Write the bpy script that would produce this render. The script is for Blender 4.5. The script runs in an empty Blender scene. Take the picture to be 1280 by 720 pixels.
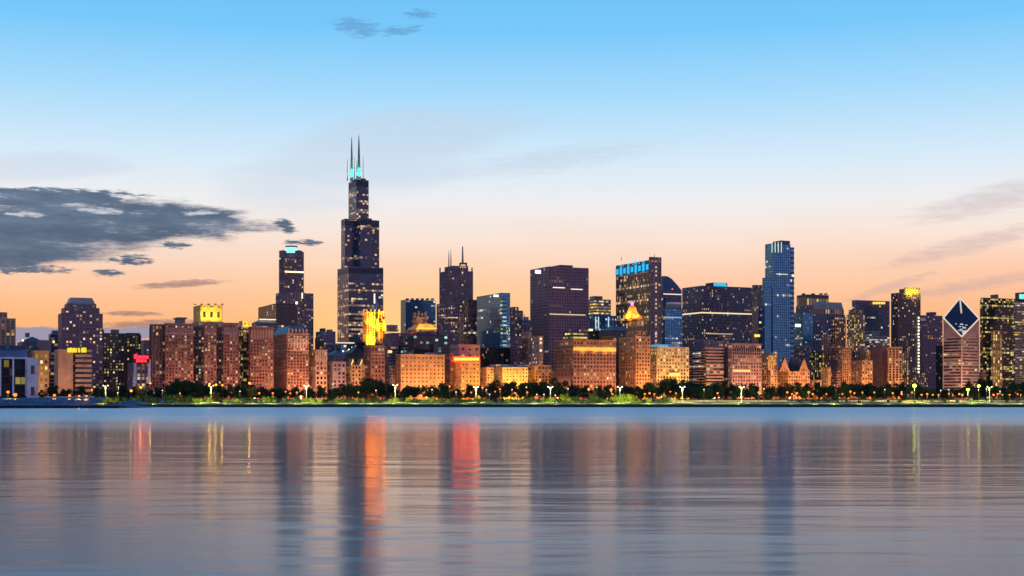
import bpy, bmesh, math, random
from mathutils import Vector, Matrix
random.seed(11)
R = math.radians
scene = bpy.context.scene
col = scene.collection
F = 1755.0          # focal length in photograph pixels (1280 wide)
HY = 495.0          # horizon row of the photograph
CAMZ = 7.2
TH = R(25)          # the street grid is turned 25 degrees to the line of sight
CT, ST, TT = math.cos(TH), math.sin(TH), math.tan(TH)
EX = Vector((CT, ST, 0)); EN = Vector((-ST, CT, 0))
GZ = 3.0

# ---------------------------------------------------------------- camera
cd = bpy.data.cameras.new('camera')
cam = bpy.data.objects.new('camera', cd); col.objects.link(cam)
cam.location = (0, 0, CAMZ); cam.rotation_euler = (R(90), 0, 0)
cd.sensor_width = 36; cd.lens = F/1280*36; cd.shift_y = (HY-360)/1280
cd.clip_start = 0.5; cd.clip_end = 90000
scene.camera = cam
# ---------------------------------------------------------------- view
vs = scene.view_settings
scene.display_settings.display_device = 'sRGB'
vs.view_transform = 'Standard'; vs.look = 'None'; vs.exposure = 0.0; vs.gamma = 1.0; vs.use_curve_mapping = False
scene.cycles.max_bounces = 5; scene.cycles.diffuse_bounces = 2; scene.cycles.glossy_bounces = 3
scene.cycles.sample_clamp_indirect = 60
scene.cycles.caustics_reflective = False; scene.cycles.caustics_refractive = False
# ---------------------------------------------------------------- world (dusk sky)
world = bpy.data.worlds.new('World'); scene.world = world; world.use_nodes = True
NT = world.node_tree; NT.nodes.clear()
def srgb(r, g, b):
    f = lambda c: ((c/255+0.055)/1.055)**2.4 if c > 10 else c/255/12.92
    return (f(r), f(g), f(b), 1)
def node(nt, t, **kw):
    n = nt.nodes.new(t)
    for k, v in kw.items(): setattr(n, k, v)
    return n
def setin(nt, s, v):
    if isinstance(v, bpy.types.NodeSocket): nt.links.new(v, s)
    elif v is not None: s.default_value = v
def M(nt, op, a, b=None, c=None, clamp=False):
    n = node(nt, 'ShaderNodeMath', operation=op, use_clamp=clamp)
    setin(nt, n.inputs[0], a); setin(nt, n.inputs[1], b); setin(nt, n.inputs[2], c)
    return n.outputs[0]
def mapr(nt, v, a, b, c=0., d=1., interp='SMOOTHSTEP'):
    n = node(nt, 'ShaderNodeMapRange', interpolation_type=interp)
    setin(nt, n.inputs[0], v)
    for i, x in zip((1, 2, 3, 4), (a, b, c, d)): setin(nt, n.inputs[i], x)
    return n.outputs[0]
def mixc(nt, f, a, b, blend='MIX'):
    n = node(nt, 'ShaderNodeMix', data_type='RGBA', blend_type=blend)
    setin(nt, n.inputs[0], f); setin(nt, n.inputs[6], a); setin(nt, n.inputs[7], b)
    return n.outputs[2]
def ramp(nt, v, stops, interp='LINEAR'):
    n = node(nt, 'ShaderNodeValToRGB'); cr = n.color_ramp; cr.interpolation = interp
    while len(cr.elements) < len(stops): cr.elements.new(0.5)
    for e, (p, c) in zip(cr.elements, stops): e.position = p; e.color = c
    nt.links.new(v, n.inputs[0]); return n.outputs[0]
def AZ(px): return math.degrees(math.atan((px-640)/F))
def EL(px, py): return math.degrees(math.atan((HY-py)/F*math.cos(R(AZ(px)))))
tc = node(NT, 'ShaderNodeTexCoord')
sep = node(NT, 'ShaderNodeSeparateXYZ'); NT.links.new(tc.outputs['Generated'], sep.inputs[0])
sx, sy, sz = sep.outputs
az = M(NT, 'MULTIPLY', M(NT, 'ARCTAN2', sx, sy), 57.29578)
hyp = M(NT, 'SQRT', M(NT, 'ADD', M(NT, 'MULTIPLY', sx, sx), M(NT, 'MULTIPLY', sy, sy)))
el = M(NT, 'MULTIPLY', M(NT, 'ARCTAN2', sz, hyp), 57.29578)
elp = M(NT, 'DIVIDE', M(NT, 'MAXIMUM', el, 0.0), 60.0, clamp=True)
def st(py, c): return (max(0, EL(640, py))/60, srgb(*c))
west = ramp(NT, elp, [st(495, (248, 160, 104)), st(425, (255, 178, 112)), st(385, (255, 193, 142)), st(345, (254, 209, 178)), st(300, (251, 229, 215)),
    st(255, (240, 239, 240)), st(205, (216, 235, 249)), st(120, (168, 219, 252)), st(40, (122, 201, 251)), (18/60, srgb(98, 184, 240)), (30/60, srgb(62, 140, 210)), (1, srgb(40, 95, 165))])
east = ramp(NT, elp, [(0, srgb(186, 160, 212)), (5/60, srgb(212, 170, 214)), (12/60, srgb(192, 184, 236)), (22/60, srgb(140, 176, 240)), (1, srgb(50, 110, 185))])
back = mapr(NT, M(NT, 'ABSOLUTE', az), 55, 130)
sky = mixc(NT, back, west, east)
# the last glow of the sun, low in the west behind the towers
g1 = M(NT, 'POWER', M(NT, 'DIVIDE', M(NT, 'SUBTRACT', az, AZ(520)), 5.5), 2.0)
g2 = M(NT, 'POWER', M(NT, 'DIVIDE', M(NT, 'SUBTRACT', el, 1.7), 2.6), 2.0)
glow = M(NT, 'EXPONENT', M(NT, 'MULTIPLY', M(NT, 'ADD', g1, g2), -1.0))
sky = mixc(NT, M(NT, 'MULTIPLY', glow, 0.75), sky, srgb(255, 222, 140))
# a dull pinker horizon away from the sun
rt = M(NT, 'MULTIPLY', mapr(NT, az, AZ(900), AZ(1280)), mapr(NT, el, 6.0, 1.5))
sky = mixc(NT, M(NT, 'MULTIPLY', rt, 0.45), sky, srgb(243, 178, 146))
# clouds: noise-broken banks at infinity, by compass bearing and elevation
comb = node(NT, 'ShaderNodeCombineXYZ')
NT.links.new(M(NT, 'MULTIPLY', az, 0.42), comb.inputs[0]); NT.links.new(M(NT, 'MULTIPLY', el, 2.1), comb.inputs[1])
def wnoise(scale, detail, rough, off):
    n = node(NT, 'ShaderNodeTexNoise'); n.inputs['Scale'].default_value = scale; n.inputs['Detail'].default_value = detail
    n.inputs['Roughness'].default_value = rough
    v = node(NT, 'ShaderNodeVectorMath', operation='ADD'); NT.links.new(comb.outputs[0], v.inputs[0]); v.inputs[1].default_value = (off, off*1.7, 0)
    NT.links.new(v.outputs[0], n.inputs['Vector']); return n.outputs[0]
n4 = wnoise(4.5, 6, 0.6, 5.5); n1 = wnoise(1.0, 10, 0.68, 3.1); n2 = wnoise(2.6, 6, 0.6, 9.4); n3 = wnoise(0.35, 4, 0.5, 1.2)
def bank(px, py, hx, hy, slope=0.0, k=1.6, nz=None, soft=(1.15, 0.55)):
    a0, e0 = AZ(px), EL(px, py); ax = AZ(px+hx)-a0; ay = EL(px, py-hy)-e0
    da = M(NT, 'SUBTRACT', az, a0)
    dx = M(NT, 'DIVIDE', da, ax)
    de = M(NT, 'SUBTRACT', M(NT, 'SUBTRACT', el, e0), M(NT, 'MULTIPLY', da, -slope))
    dy = M(NT, 'DIVIDE', de, ay)
    r2 = M(NT, 'ADD', M(NT, 'MULTIPLY', dx, dx), M(NT, 'MULTIPLY', dy, dy))
    r2 = M(NT, 'ADD', r2, M(NT, 'MULTIPLY', M(NT, 'SUBTRACT', nz if nz is not None else n1, 0.5), k*2.4))
    return mapr(NT, r2, soft[0], soft[1])
def union(l):
    m = l[0]
    for x in l[1:]: m = M(NT, 'MAXIMUM', m, x)
    return m
def over(mask, amount, c):
    global sky
    sky = mixc(NT, M(NT, 'MULTIPLY', mask, amount), sky, c)
over(M(NT, 'MULTIPLY', mapr(NT, n3, .42, .66), M(NT, 'MULTIPLY', mapr(NT, el, 1.0, 3.0), mapr(NT, el, 8.5, 4.5))), .2, srgb(255, 188, 150))
over(bank(480, 195, 190, 62, -0.25, 1.0, n3, (1.3, 0.2)), 0.42, srgb(196, 208, 226))
over(bank(690, 200, 130, 16, -0.12, 1.2, n2, (1.7, -.6)), 0.4, srgb(186, 200, 218))
over(bank(40, 210, 130, 22, -0.1, 1.0, n3, (1.3, 0.2)), 0.35, srgb(196, 206, 226))
over(union([bank(1215, 305, 120, 13, -0.22, 1.2, n2, (1.4, -.3)), bank(1110, 360, 60, 7, -0.3, 1.2, n2, (1.4, -.3)), bank(1220, 356, 110, 9, -0.16, 1.2, n2, (1.4, -.3)), bank(1260, 245, 130, 20, -0.2, 1.0, n2, (1.5, -.3))]), 0.4, srgb(182, 160, 172))
over(union([bank(225, 355, 60, 5, -0.08, 1.1, n4, (1.3, 0)), bank(165, 392, 42, 3.5, 0.0, 1.2, n4, (1.3, 0)), bank(190, 405, 75, 6, -0.05, 1.0, n4, (1.3, 0))]), 0.75, srgb(150, 118, 122))
over(union([bank(40, 420, 75, 13, 0.0, 0.7, n2), bank(170, 417, 75, 8, 0.0, 0.8, n2)]), 0.85, srgb(132, 146, 182))
over(union([bank(70, 283, 250, 44, 0.0, 1.3), ]), 0.35, srgb(236, 214, 206))
main = union([bank(50, 286, 200, 33, -0.04, 1.0, None, (1.35, .35)), bank(215, 273, 115, 22, 0.06, 1.5, None, (1.4, .3)), bank(10, 310, 150, 25, -0.08, 1.1, None, (1.4, .35)), bank(120, 272, 170, 22, 0.02, 1.3, None, (1.4, .3)), bank(40, 248, 120, 11, -0.02, 2.2), bank(0, 330, 55, 7, -0.05, 1.6),
    bank(356, 282, 16, 8, 0.3, 1.8, n4, (1.3, .1)), bank(380, 303, 26, 4, 0, 2, n4, (1.3, .1)), bank(165, 325, 26, 7, 0, 2.4, n4, (1.3, .1)), bank(135, 341, 20, 4.5, 0, 2.2, n4, (1.3, .1)), bank(218, 306, 22, 5, 0, 2.2, n4, (1.3, .1)), bank(20, 336, 70, 6, 0, 2.4, n4, (1.3, .1)), bank(90, 240, 90, 5, 0, 2.4, n4, (1.3, .1))])
ccol = mixc(NT, mapr(NT, M(NT, 'ADD', M(NT, 'MULTIPLY', n1, .5), M(NT, 'MULTIPLY', n3, .5)), 0.4, 0.66), srgb(56, 86, 116), srgb(100, 124, 152))
over(main, 0.93, ccol)
over(union([bank(128, 264, 30, 4.5, 0.0, 2.0, n4, (1.2, -.1)), bank(30, 268, 28, 3.5, 0.0, 2.0, n4, (1.2, -.1)), bank(250, 266, 26, 3.5, -.1, 2.0, n4, (1.2, -.1))]), 0.75, srgb(222, 222, 230))
over(union([bank(447, 34, 34, 12, 0.15, 2.2, n4, (1.3, 0)), bank(500, 38, 30, 6, -0.1, 2.2, n4, (1.3, 0)), bank(525, 18, 20, 6, 0, 2.2, n4, (1.3, 0))]), 0.6, srgb(98, 150, 198))
# a physical twilight sky gives the high dome its blue
nish = node(NT, 'ShaderNodeTexSky', sky_type='NISHITA', sun_disc=False, sun_elevation=R(1.5), sun_rotation=R(AZ(520)))
hi = mapr(NT, el, 25, 60)
sky = mixc(NT, M(NT, 'MULTIPLY', hi, 0.6), sky, mixc(NT, 1.0, nish.outputs[0], (0.1, 0.1, 0.1, 1), 'MULTIPLY'))
bg = node(NT, 'ShaderNodeBackground'); NT.links.new(sky, bg.inputs[0]); bg.inputs[1].default_value = 1.0
wo = node(NT, 'ShaderNodeOutputWorld'); NT.links.new(bg.outputs[0], wo.inputs[0])
# ---------------------------------------------------------------- sun: just set, a last soft orange light from behind the city
sd = bpy.data.lights.new('sun', 'SUN'); sd.energy = 0.02; sd.angle = R(12); sd.color = (1, .62, .36)
so = bpy.data.objects.new('sun', sd); col.objects.link(so)
sdir = Vector((math.sin(R(AZ(520)))*math.cos(R(1.5)), math.cos(R(AZ(520)))*math.cos(R(1.5)), math.sin(R(1.5))))
so.rotation_euler = sdir.to_track_quat('Z', 'Y').to_euler()

# ================================================================ materials
MC = {}
def newmat(name):
    m = bpy.data.materials.new(name); m.use_nodes = True
    return m, m.node_tree, m.node_tree.nodes['Principled BSDF']
def wallmat(name, c, rough=0.8, var=0.25, metal=0.0, scale=0.12, spec=0.3):
    if name in MC: return MC[name]
    m, nt, b = newmat(name)
    t = node(nt, 'ShaderNodeTexCoord'); n = node(nt, 'ShaderNodeTexNoise'); n.inputs['Scale'].default_value = scale; n.inputs['Detail'].default_value = 5
    nt.links.new(t.outputs['Object'], n.inputs['Vector'])
    oi = node(nt, 'ShaderNodeObjectInfo')
    f = M(nt, 'ADD', mapr(nt, n.outputs[0], .3, .7, 1-var, 1+var, 'LINEAR'), mapr(nt, oi.outputs['Random'], 0, 1, -.08, .08, 'LINEAR'))
    cc = mixc(nt, 1.0, (*c, 1), f, 'MULTIPLY'); nt.links.new(cc, b.inputs['Base Color'])
    b.inputs['Roughness'].default_value = rough; b.inputs['Metallic'].default_value = metal; b.inputs['Specular IOR Level'].default_value = spec
    MC[name] = m; return m
WALLS = dict(brick=(.28, .15, .095), darkbrick=(.19, .10, .085), redbrick=(.27, .115, .075), pink=(.40, .25, .19), beige=(.40, .28, .19), stone=(.42, .34, .24), orange=(.42, .24, .115),
    purple=(.15, .095, .15), black=(.03, .03, .04), bronze=(.09, .07, .085), navy=(.08, .11, .2), slate=(.13, .13, .19), grey=(.20, .19, .21), blue=(.03, .10, .19), white=(.7, .68, .68),
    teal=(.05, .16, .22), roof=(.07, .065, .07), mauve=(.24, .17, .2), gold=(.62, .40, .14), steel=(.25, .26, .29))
def W(n): return wallmat('wall_'+n, WALLS[n], *( (.45, .2) if n in ('black', 'navy', 'blue', 'steel', 'slate', 'purple', 'bronze', 'teal') else ()))
GLASS = dict(dark=(.012, .014, .02), blue=(.045, .21, .40), purple=(.03, .02, .035), navy=(.018, .028, .055), warm=(.03, .02, .015))
def winmat(p=.15, q=.05, s=1.0, hue='warm', glass='dark', rough=.12, run=5, spec=.6):
    """window glass: each cell of the uv grid is one pane or bay, dark or with a lamp on behind it"""
    key = ('win', p, q, s, hue, glass, rough, run, spec)
    if key in MC: return MC[key]
    m, nt, b = newmat('window_glass')
    uv = node(nt, 'ShaderNodeUVMap')
    sp = node(nt, 'ShaderNodeSeparateXYZ'); nt.links.new(uv.outputs[0], sp.inputs[0])
    u, v = sp.outputs[0], sp.outputs[1]
    fu, fv = M(nt, 'FLOOR', u), M(nt, 'FLOOR', v)
    oi = node(nt, 'ShaderNodeObjectInfo'); seed = M(nt, 'MULTIPLY', oi.outputs['Random'], 500.0)
    def wn(a, c, off):
        cb = node(nt, 'ShaderNodeCombineXYZ'); setin(nt, cb.inputs[0], a); setin(nt, cb.inputs[1], c); nt.links.new(M(nt, 'ADD', seed, off), cb.inputs[2])
        w = node(nt, 'ShaderNodeTexWhiteNoise', noise_dimensions='3D'); nt.links.new(cb.outputs[0], w.inputs['Vector']); return w
    a = wn(fu, fv, 0.0)
    r = wn(M(nt, 'FLOOR', M(nt, 'DIVIDE', M(nt, 'ADD', fu, M(nt, 'MULTIPLY', fv, 1.7)), float(run))), fv, 7.3)
    fl = wn(0.0, fv, 21.7)
    one = M(nt, 'LESS_THAN', a.outputs['Value'], p*1.5)
    # offices: runs of bays, far likelier on floors still at work
    qf = M(nt, 'MULTIPLY', M(nt, 'POWER', fl.outputs['Value'], 5.0), q*7)
    two = M(nt, 'LESS_THAN', r.outputs['Value'], qf)
    lit = M(nt, 'MAXIMUM', one, two)
    br = wn(fu, fv, 3.9)
    stg = M(nt, 'MULTIPLY', lit, mapr(nt, M(nt, 'POWER', br.outputs['Value'], 2.6), 0, 1, .12*s, 1.25*s, 'LINEAR'))
    pal = dict(warm=[(0, (1, .45, .13, 1)), (.5, (1, .60, .22, 1)), (.85, (1, .78, .45, 1)), (1, (.9, .95, .9, 1))],
               white=[(0, (1, .72, .38, 1)), (.5, (1, .86, .62, 1)), (1, (.85, .95, 1, 1))],
               yellow=[(0, (1, .62, .08, 1)), (.6, (1, .75, .16, 1)), (1, (1, .88, .5, 1))],
               cyan=[(0, (.3, .8, .9, 1)), (1, (.6, .95, .9, 1))])[hue]
    c = wn(fu, fv, 11.1)
    nt.links.new(ramp(nt, c.outputs['Value'], pal), b.inputs['Emission Color']); nt.links.new(stg, b.inputs['Emission Strength'])
    g = GLASS[glass]
    bl = mixc(nt, M(nt, 'POWER', br.outputs['Value'], 4.0), (*g, 1), tuple(min(1, x*(1.25 if glass == 'blue' else 2.2)+.02) for x in g)+(1,))
    nt.links.new(bl, b.inputs['Base Color']); b.inputs['Roughness'].default_value = rough; b.inputs['Specular IOR Level'].default_value = spec
    if glass == 'blue': b.inputs['Metallic'].default_value = .75
    # panes are never perfectly flat
    nz = node(nt, 'ShaderNodeVectorMath', operation='SUBTRACT'); nt.links.new(a.outputs['Color'], nz.inputs[0]); nz.inputs[1].default_value = (.5, .5, .5)
    sc = node(nt, 'ShaderNodeVectorMath', operation='SCALE'); nt.links.new(nz.outputs[0], sc.inputs[0]); sc.inputs[3].default_value = .02 if glass == 'blue' else .05
    ge = node(nt, 'ShaderNodeNewGeometry'); ad = node(nt, 'ShaderNodeVectorMath', operation='ADD'); nt.links.new(ge.outputs['Normal'], ad.inputs[0]); nt.links.new(sc.outputs[0], ad.inputs[1])
    no = node(nt, 'ShaderNodeVectorMath', operation='NORMALIZE'); nt.links.new(ad.outputs[0], no.inputs[0]); nt.links.new(no.outputs[0], b.inputs['Normal'])
    MC[key] = m; return m
def glowmat(name, c, s):
    k = ('glow', name, c, s)
    if k in MC: return MC[k]
    m, nt, b = newmat(name); b.inputs['Base Color'].default_value = (*[x*.5 for x in c], 1); b.inputs['Emission Color'].default_value = (*c, 1); b.inputs['Emission Strength'].default_value = s
    b.inputs['Roughness'].default_value = .5
    MC[k] = m; return m
WIN = dict(
    dim=winmat(.09, .06, .75), res=winmat(.2, .03, 1.0), dense=winmat(.42, .05, .75), office=winmat(.03, .16, .85, 'white'), officew=winmat(.06, .2, .85, 'warm'),
    dark=winmat(.012, .03, .8, 'white', 'dark'), purple=winmat(.012, .05, .7, 'white', 'purple', .2), blue=winmat(.012, .035, .9, 'white', 'blue', .1, 6, .8), navy=winmat(.03, .09, .8, 'white', 'navy'),
    yellow=winmat(.3, .06, 1.0, 'yellow'), hotel=winmat(.2, .06, .85), gold=winmat(.42, .3, .8, 'yellow', 'warm'), brown=winmat(.10, .10, .7, 'warm', 'warm'), busy=winmat(.25, .3, .9, 'warm'))
# ================================================================ mesh helpers
class MB:
    def __init__(s): s.v = []; s.f = []; s.uv = []; s.m = []
    def quad(s, pts, uv=None, m=0):
        i = len(s.v); s.v += [tuple(p) for p in pts]; s.f.append(tuple(range(i, i+len(pts)))); s.uv.append(uv or [(0.5, 0.5)]*len(pts)); s.m.append(m)
    def box(s, o, ax, ay, z0, z1, m=0, bottom=False, skip=()):
        """o: corner (Vector xy), ax/ay: edge vectors (ccw), between z0 and z1"""
        p = [o, o+ax, o+ax+ay, o+ay]
        lo = [Vector((q.x, q.y, z0)) for q in p]; hi = [Vector((q.x, q.y, z1)) for q in p]
        for k in range(4):
            if k in skip: continue
            j = (k+1) % 4; s.quad([lo[k], lo[j], hi[j], hi[k]], None, m)
        s.quad(hi, None, m)
        if bottom: s.quad(lo[::-1], None, m)
    def prism(s, poly, z0, z1, m=0, top=True, poly2=None):
        q = poly2 or poly; n = len(poly)
        for k in range(n):
            j = (k+1) % n
            s.quad([Vector((*poly[k][:2], z0)), Vector((*poly[j][:2], z0)), Vector((*q[j][:2], z1)), Vector((*q[k][:2], z1))], None, m)
        if top: s.quad([Vector((*a[:2], z1)) for a in q], None, m)
    def lathe(s, c, prof, n=16, m=0):
        for (r0, z0), (r1, z1) in zip(prof, prof[1:]):
            for k in range(n):
                a, b = 2*math.pi*k/n, 2*math.pi*(k+1)/n
                P = lambda r, t, z: Vector((c.x+r*math.cos(t), c.y+r*math.sin(t), z))
                if r1 < 1e-6: s.quad([P(r0, a, z0), P(r0, b, z0), P(0, 0, z1)], [(.5, .5)]*3, m)
                elif r0 < 1e-6: s.quad([P(0, 0, z0), P(r1, b, z1), P(r1, a, z1)], [(.5, .5)]*3, m)
                else: s.quad([P(r0, a, z0), P(r0, b, z0), P(r1, b, z1), P(r1, a, z1)], None, m)
    def build(s, name, mats, parent=None, smooth=False):
        me = bpy.data.meshes.new(name)
        o0 = Vector((0, 0, 0)); q = parent
        while q is not None: o0 = o0+q.location; q = q.parent
        me.from_pydata([(a[0]-o0.x, a[1]-o0.y, a[2]-o0.z) for a in s.v], [], s.f)
        ul = me.uv_layers.new(name='UVMap')
        flat = [x for f in s.uv for p in f for x in p]; ul.data.foreach_set('uv', flat)
        me.polygons.foreach_set('material_index', s.m)
        if smooth: me.polygons.foreach_set('use_smooth', [True]*len(s.f))
        for mt in (mats if isinstance(mats, (list, tuple)) else [mats]): me.materials.append(mt)
        ob = bpy.data.objects.new(name, me); col.objects.link(ob)
        if parent: ob.parent = parent
        return ob
STY = dict(S=(1.0, .44, .3, .2), M=(.46, .44, .45, .30), G=(.12, .2, .22, .12), H=(0, .5, .0, .4), V=(.42, .22, .5, .12), R=(.3, .34, .35, .2), B=(.62, .6, .3, .2))
def facade(mb, poly, z0, z1, sty, bay, fh):
    """dark glass core with masonry or metal piers and spandrels standing proud of it; material 0 wall, 1 glass"""
    pf, sf, pd, sdp = STY[sty]
    nf = max(1, round((z1-z0-1)/fh)); FH = (z1-1-z0)/nf
    n = len(poly)
    for k in range(n):
        a = Vector((*poly[k][:2], 0)); b = Vector((*poly[(k+1) % n][:2], 0)); e = b-a; L = e.length
        if L < .5: continue
        e /= L; out = Vector((e.y, -e.x, 0))
        nb = max(1, round(L/bay)); BW = L/nb
        A = Vector((a.x, a.y, z0)); Bq = Vector((b.x, b.y, z0)); up = Vector((0, 0, z1-1-z0))
        u0 = 100*k
        mb.quad([A, Bq, Bq+up, A+up], [(u0, 0), (u0+nb, 0), (u0+nb, nf), (u0, nf)], 1)
        if sf > 0:
            for i in range(nf+1):
                h = FH*sf
                lo = z0+i*FH-h/2 if i else z0; hi = z0+i*FH+h/2 if i < nf else z1
                o = a+e*.02
                mb.box(o+out*sdp, e*(L-.04), -out*(sdp+.05), lo, hi, 0, True, (2,))
        if pf > 0:
            for i in range(nb+1):
                w = BW*pf; c = i*BW
                lo = max(0, c-w/2); hi = min(L, c+w/2)
                mb.box(a+e*lo+out*pd, e*(hi-lo), -out*(pd+.06), z0, z1-.03, 0, False, (2,))
    # parapet and roof
    mb.prism(poly, z1-1, z1-.1, 0, False)
    mb.quad([Vector((*p[:2], z1-.12)) for p in poly], None, 2)
# ================================================================ placing
def ray(px): return (px-640)/F
def zat(y, Y): return CAMZ+(HY-y)/F*Y
def solve(xl, xr, D, d=25, xc=None):
    """near corner, frontage and depth of a block on the street grid whose frontage line is D metres off"""
    sl, sr = ray(xl), ray(xr)
    if xc is None:
        cx = (sl*(D+d*CT)+d*ST)/(1-sl*TT)
    else:
        s = ray(xc); cx = s*D/(1-s*TT)
    cy = D+TT*cx
    if xc is not None and xc > xl+.3: d = (cx-sl*cy)/(ST+sl*CT)
    rx = sr*D/(1-sr*TT); w = (rx-cx)/CT
    if w < 1: print('NARROW', xl, xr, D, w); w = 3
    return Vector((cx, cy, 0)), w, d
def rect(C, w, d, i=0): return [C+EX*i+EN*i, C+EX*(w-i)+EN*i, C+EX*(w-i)+EN*(d-i), C+EX*i+EN*(d-i)]
def thing(name, label, cat, loc, group=None):
    o = bpy.data.objects.new(name, None); col.objects.link(o); o.location = loc; o.empty_display_size = 2
    o['label'] = label; o['category'] = cat
    if group: o['group'] = group
    return o
def tag(o, label, cat, group=None, kind=None):
    if label: o['label'] = label
    if cat: o['category'] = cat
    if group: o['group'] = group
    if kind: o['kind'] = kind
    return o
class Bld:
    """one building: an Empty at its foot and its parts"""
    def __init__(s, name, label, cat='building', group=None): s.a = (name, label, cat, group); s.root = None
    def at(s, C):
        if s.root is None: s.root = thing(s.a[0], s.a[1], s.a[2], Vector((C.x, C.y, GZ)), s.a[3])
    def tier(s, part, xl, xr, yt, D, d=25, xc=None, yb=None, sty='M', wall='brick', win='hotel', bay=3.5, fh=3.6, cornice=None, cap=None, rooms=0, yref=None):
        C, w, d = solve(xl, xr, D, d, xc); s.at(C)
        Yr = C.y
        z1 = zat(yt, Yr); z0 = GZ if yb is None else zat(yb, Yr)
        P = rect(C, w, d); mb = MB()
        facade(mb, P, z0, z1, sty, bay, fh)
        ob = mb.build(part, [W(wall), WIN[win] if isinstance(win, str) else win, W('roof')], s.root)
        if cornice:
            m2 = MB(); cw, chh, cm = cornice
            m2.box(C-EX*cw-EN*cw, EX*(w+2*cw), EN*(d+2*cw), z1-.05, z1-.05+chh, 0, True)
            m2.build('cornice', W(cm), ob)
            z1 += chh-.05
            if z1-z0 > 22 and sty in 'MB':
                for f_ in (.16, .84):
                    m2 = MB(); z_ = z0+(z1-z0)*f_; m2.box(C-EX*.6-EN*.6, EX*(w+1.2), EN*(d+1.2), z_, z_+.8, 0, True); m2.build('belt_course', W(cm), ob)
        for k in range(rooms):
            fr = (k+.5)/rooms; rw = w*random.uniform(.12, .3); rd = d*.4
            m2 = MB(); m2.box(C+EX*max(1, w*fr-rw/2)+EN*d*random.uniform(.15, .5), EX*rw, EN*rd, z1-.2, z1+random.uniform(2.2, 5), 0)
            m2.build('plant_room', W(random.choice(['roof', 'slate', 'grey'])), ob)
        s.C, s.w, s.d, s.z1, s.P, s.last = C, w, d, z1, P, ob
        return s
    def block(s, part, xl, xr, yt, yb, D, d=8, xc=None, mat=None, parent=None, bottom=True, off=0):
        C, w, d = solve(xl, xr, D, d, xc); s.at(C); mb = MB()
        z0, z1 = zat(yb, C.y), zat(yt, C.y)
        mb.box(C, EX*w, EN*d, z0, z1, 0, bottom)
        o = mb.build(part, mat if mat else W('roof'), s.root)
        s.bC, s.bw, s.bd, s.bz = C, w, d, z1
        return o
    def mast(s, px, yt, yb, D, r=.6, part='antenna', mat=None, back=10, taper=.25):
        sx_ = ray(px); Y = (D+back)/(1-sx_*TT); c = Vector((sx_*Y, Y, 0)); s.at(c); mb = MB()
        z0, z1 = zat(yb, Y), zat(yt, Y)
        mb.lathe(c, [(r, z0), (r*.8, z0+(z1-z0)*.45), (r*taper, z1), (0, z1+.2)], 8)
        return mb.build(part, mat or W('steel'), s.root)
def light(name, kind, loc, power, c, size=1.0, aim=None, angle=100, parent=None):
    l = bpy.data.lights.new(name, kind); l.energy = power; l.color = c
    if kind in ('POINT', 'SPOT'): l.shadow_soft_size = size
    if kind == 'SPOT': l.spot_size = R(angle); l.spot_blend = .8
    o = bpy.data.objects.new(name, l); col.objects.link(o)
    o.location = loc
    if aim is not None: o.rotation_euler = (Vector(aim)-Vector(loc)).to_track_quat('-Z', 'Y').to_euler()
    if parent: o.parent = parent; o.location = Vector(loc)-parent.location
    return o
FLK = 39.0
UPK = .4
flood_n = [0]
def flood(px, D, E, c, out=38, zt=30, group='floodlights along the avenue', label='squat floodlight on the avenue kerb aimed up at the street wall facades'):
    c = (c[0], min(1, c[1]*1.1), c[2]*.95)
    s = ray(px); Y = D/(1-s*TT); wall = Vector((s*Y, Y, 0)); p = wall-EN*out
    t = thing('floodlight', label, 'floodlight', Vector((p.x, p.y, GZ)), group)
    mb = MB(); mb.lathe(p, [(.35, GZ), (.12, GZ+.3), (.12, GZ+1.6), (0, GZ+1.6)], 8); mb.build('post', W('black'), t)
    mb = MB(); mb.box(p-EX*.6-EN*.35, EX*1.2, EN*.6, GZ+1.6, GZ+2.3, 0, True); mb.build('lamp_head', W('steel'), t)
    lp = Vector((p.x, p.y, GZ+3.2)); r2 = out*out+(zt*.5)**2
    light('flood_lamp', 'SPOT', lp, E*r2*FLK*.43, c, .6, wall+Vector((0, 0, zt)), 130, t)
WARM = (1, .52, .2); AMB = (1, .42, .12); GOLD = (1, .55, .1); PINK = (1, .5, .35)

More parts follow.
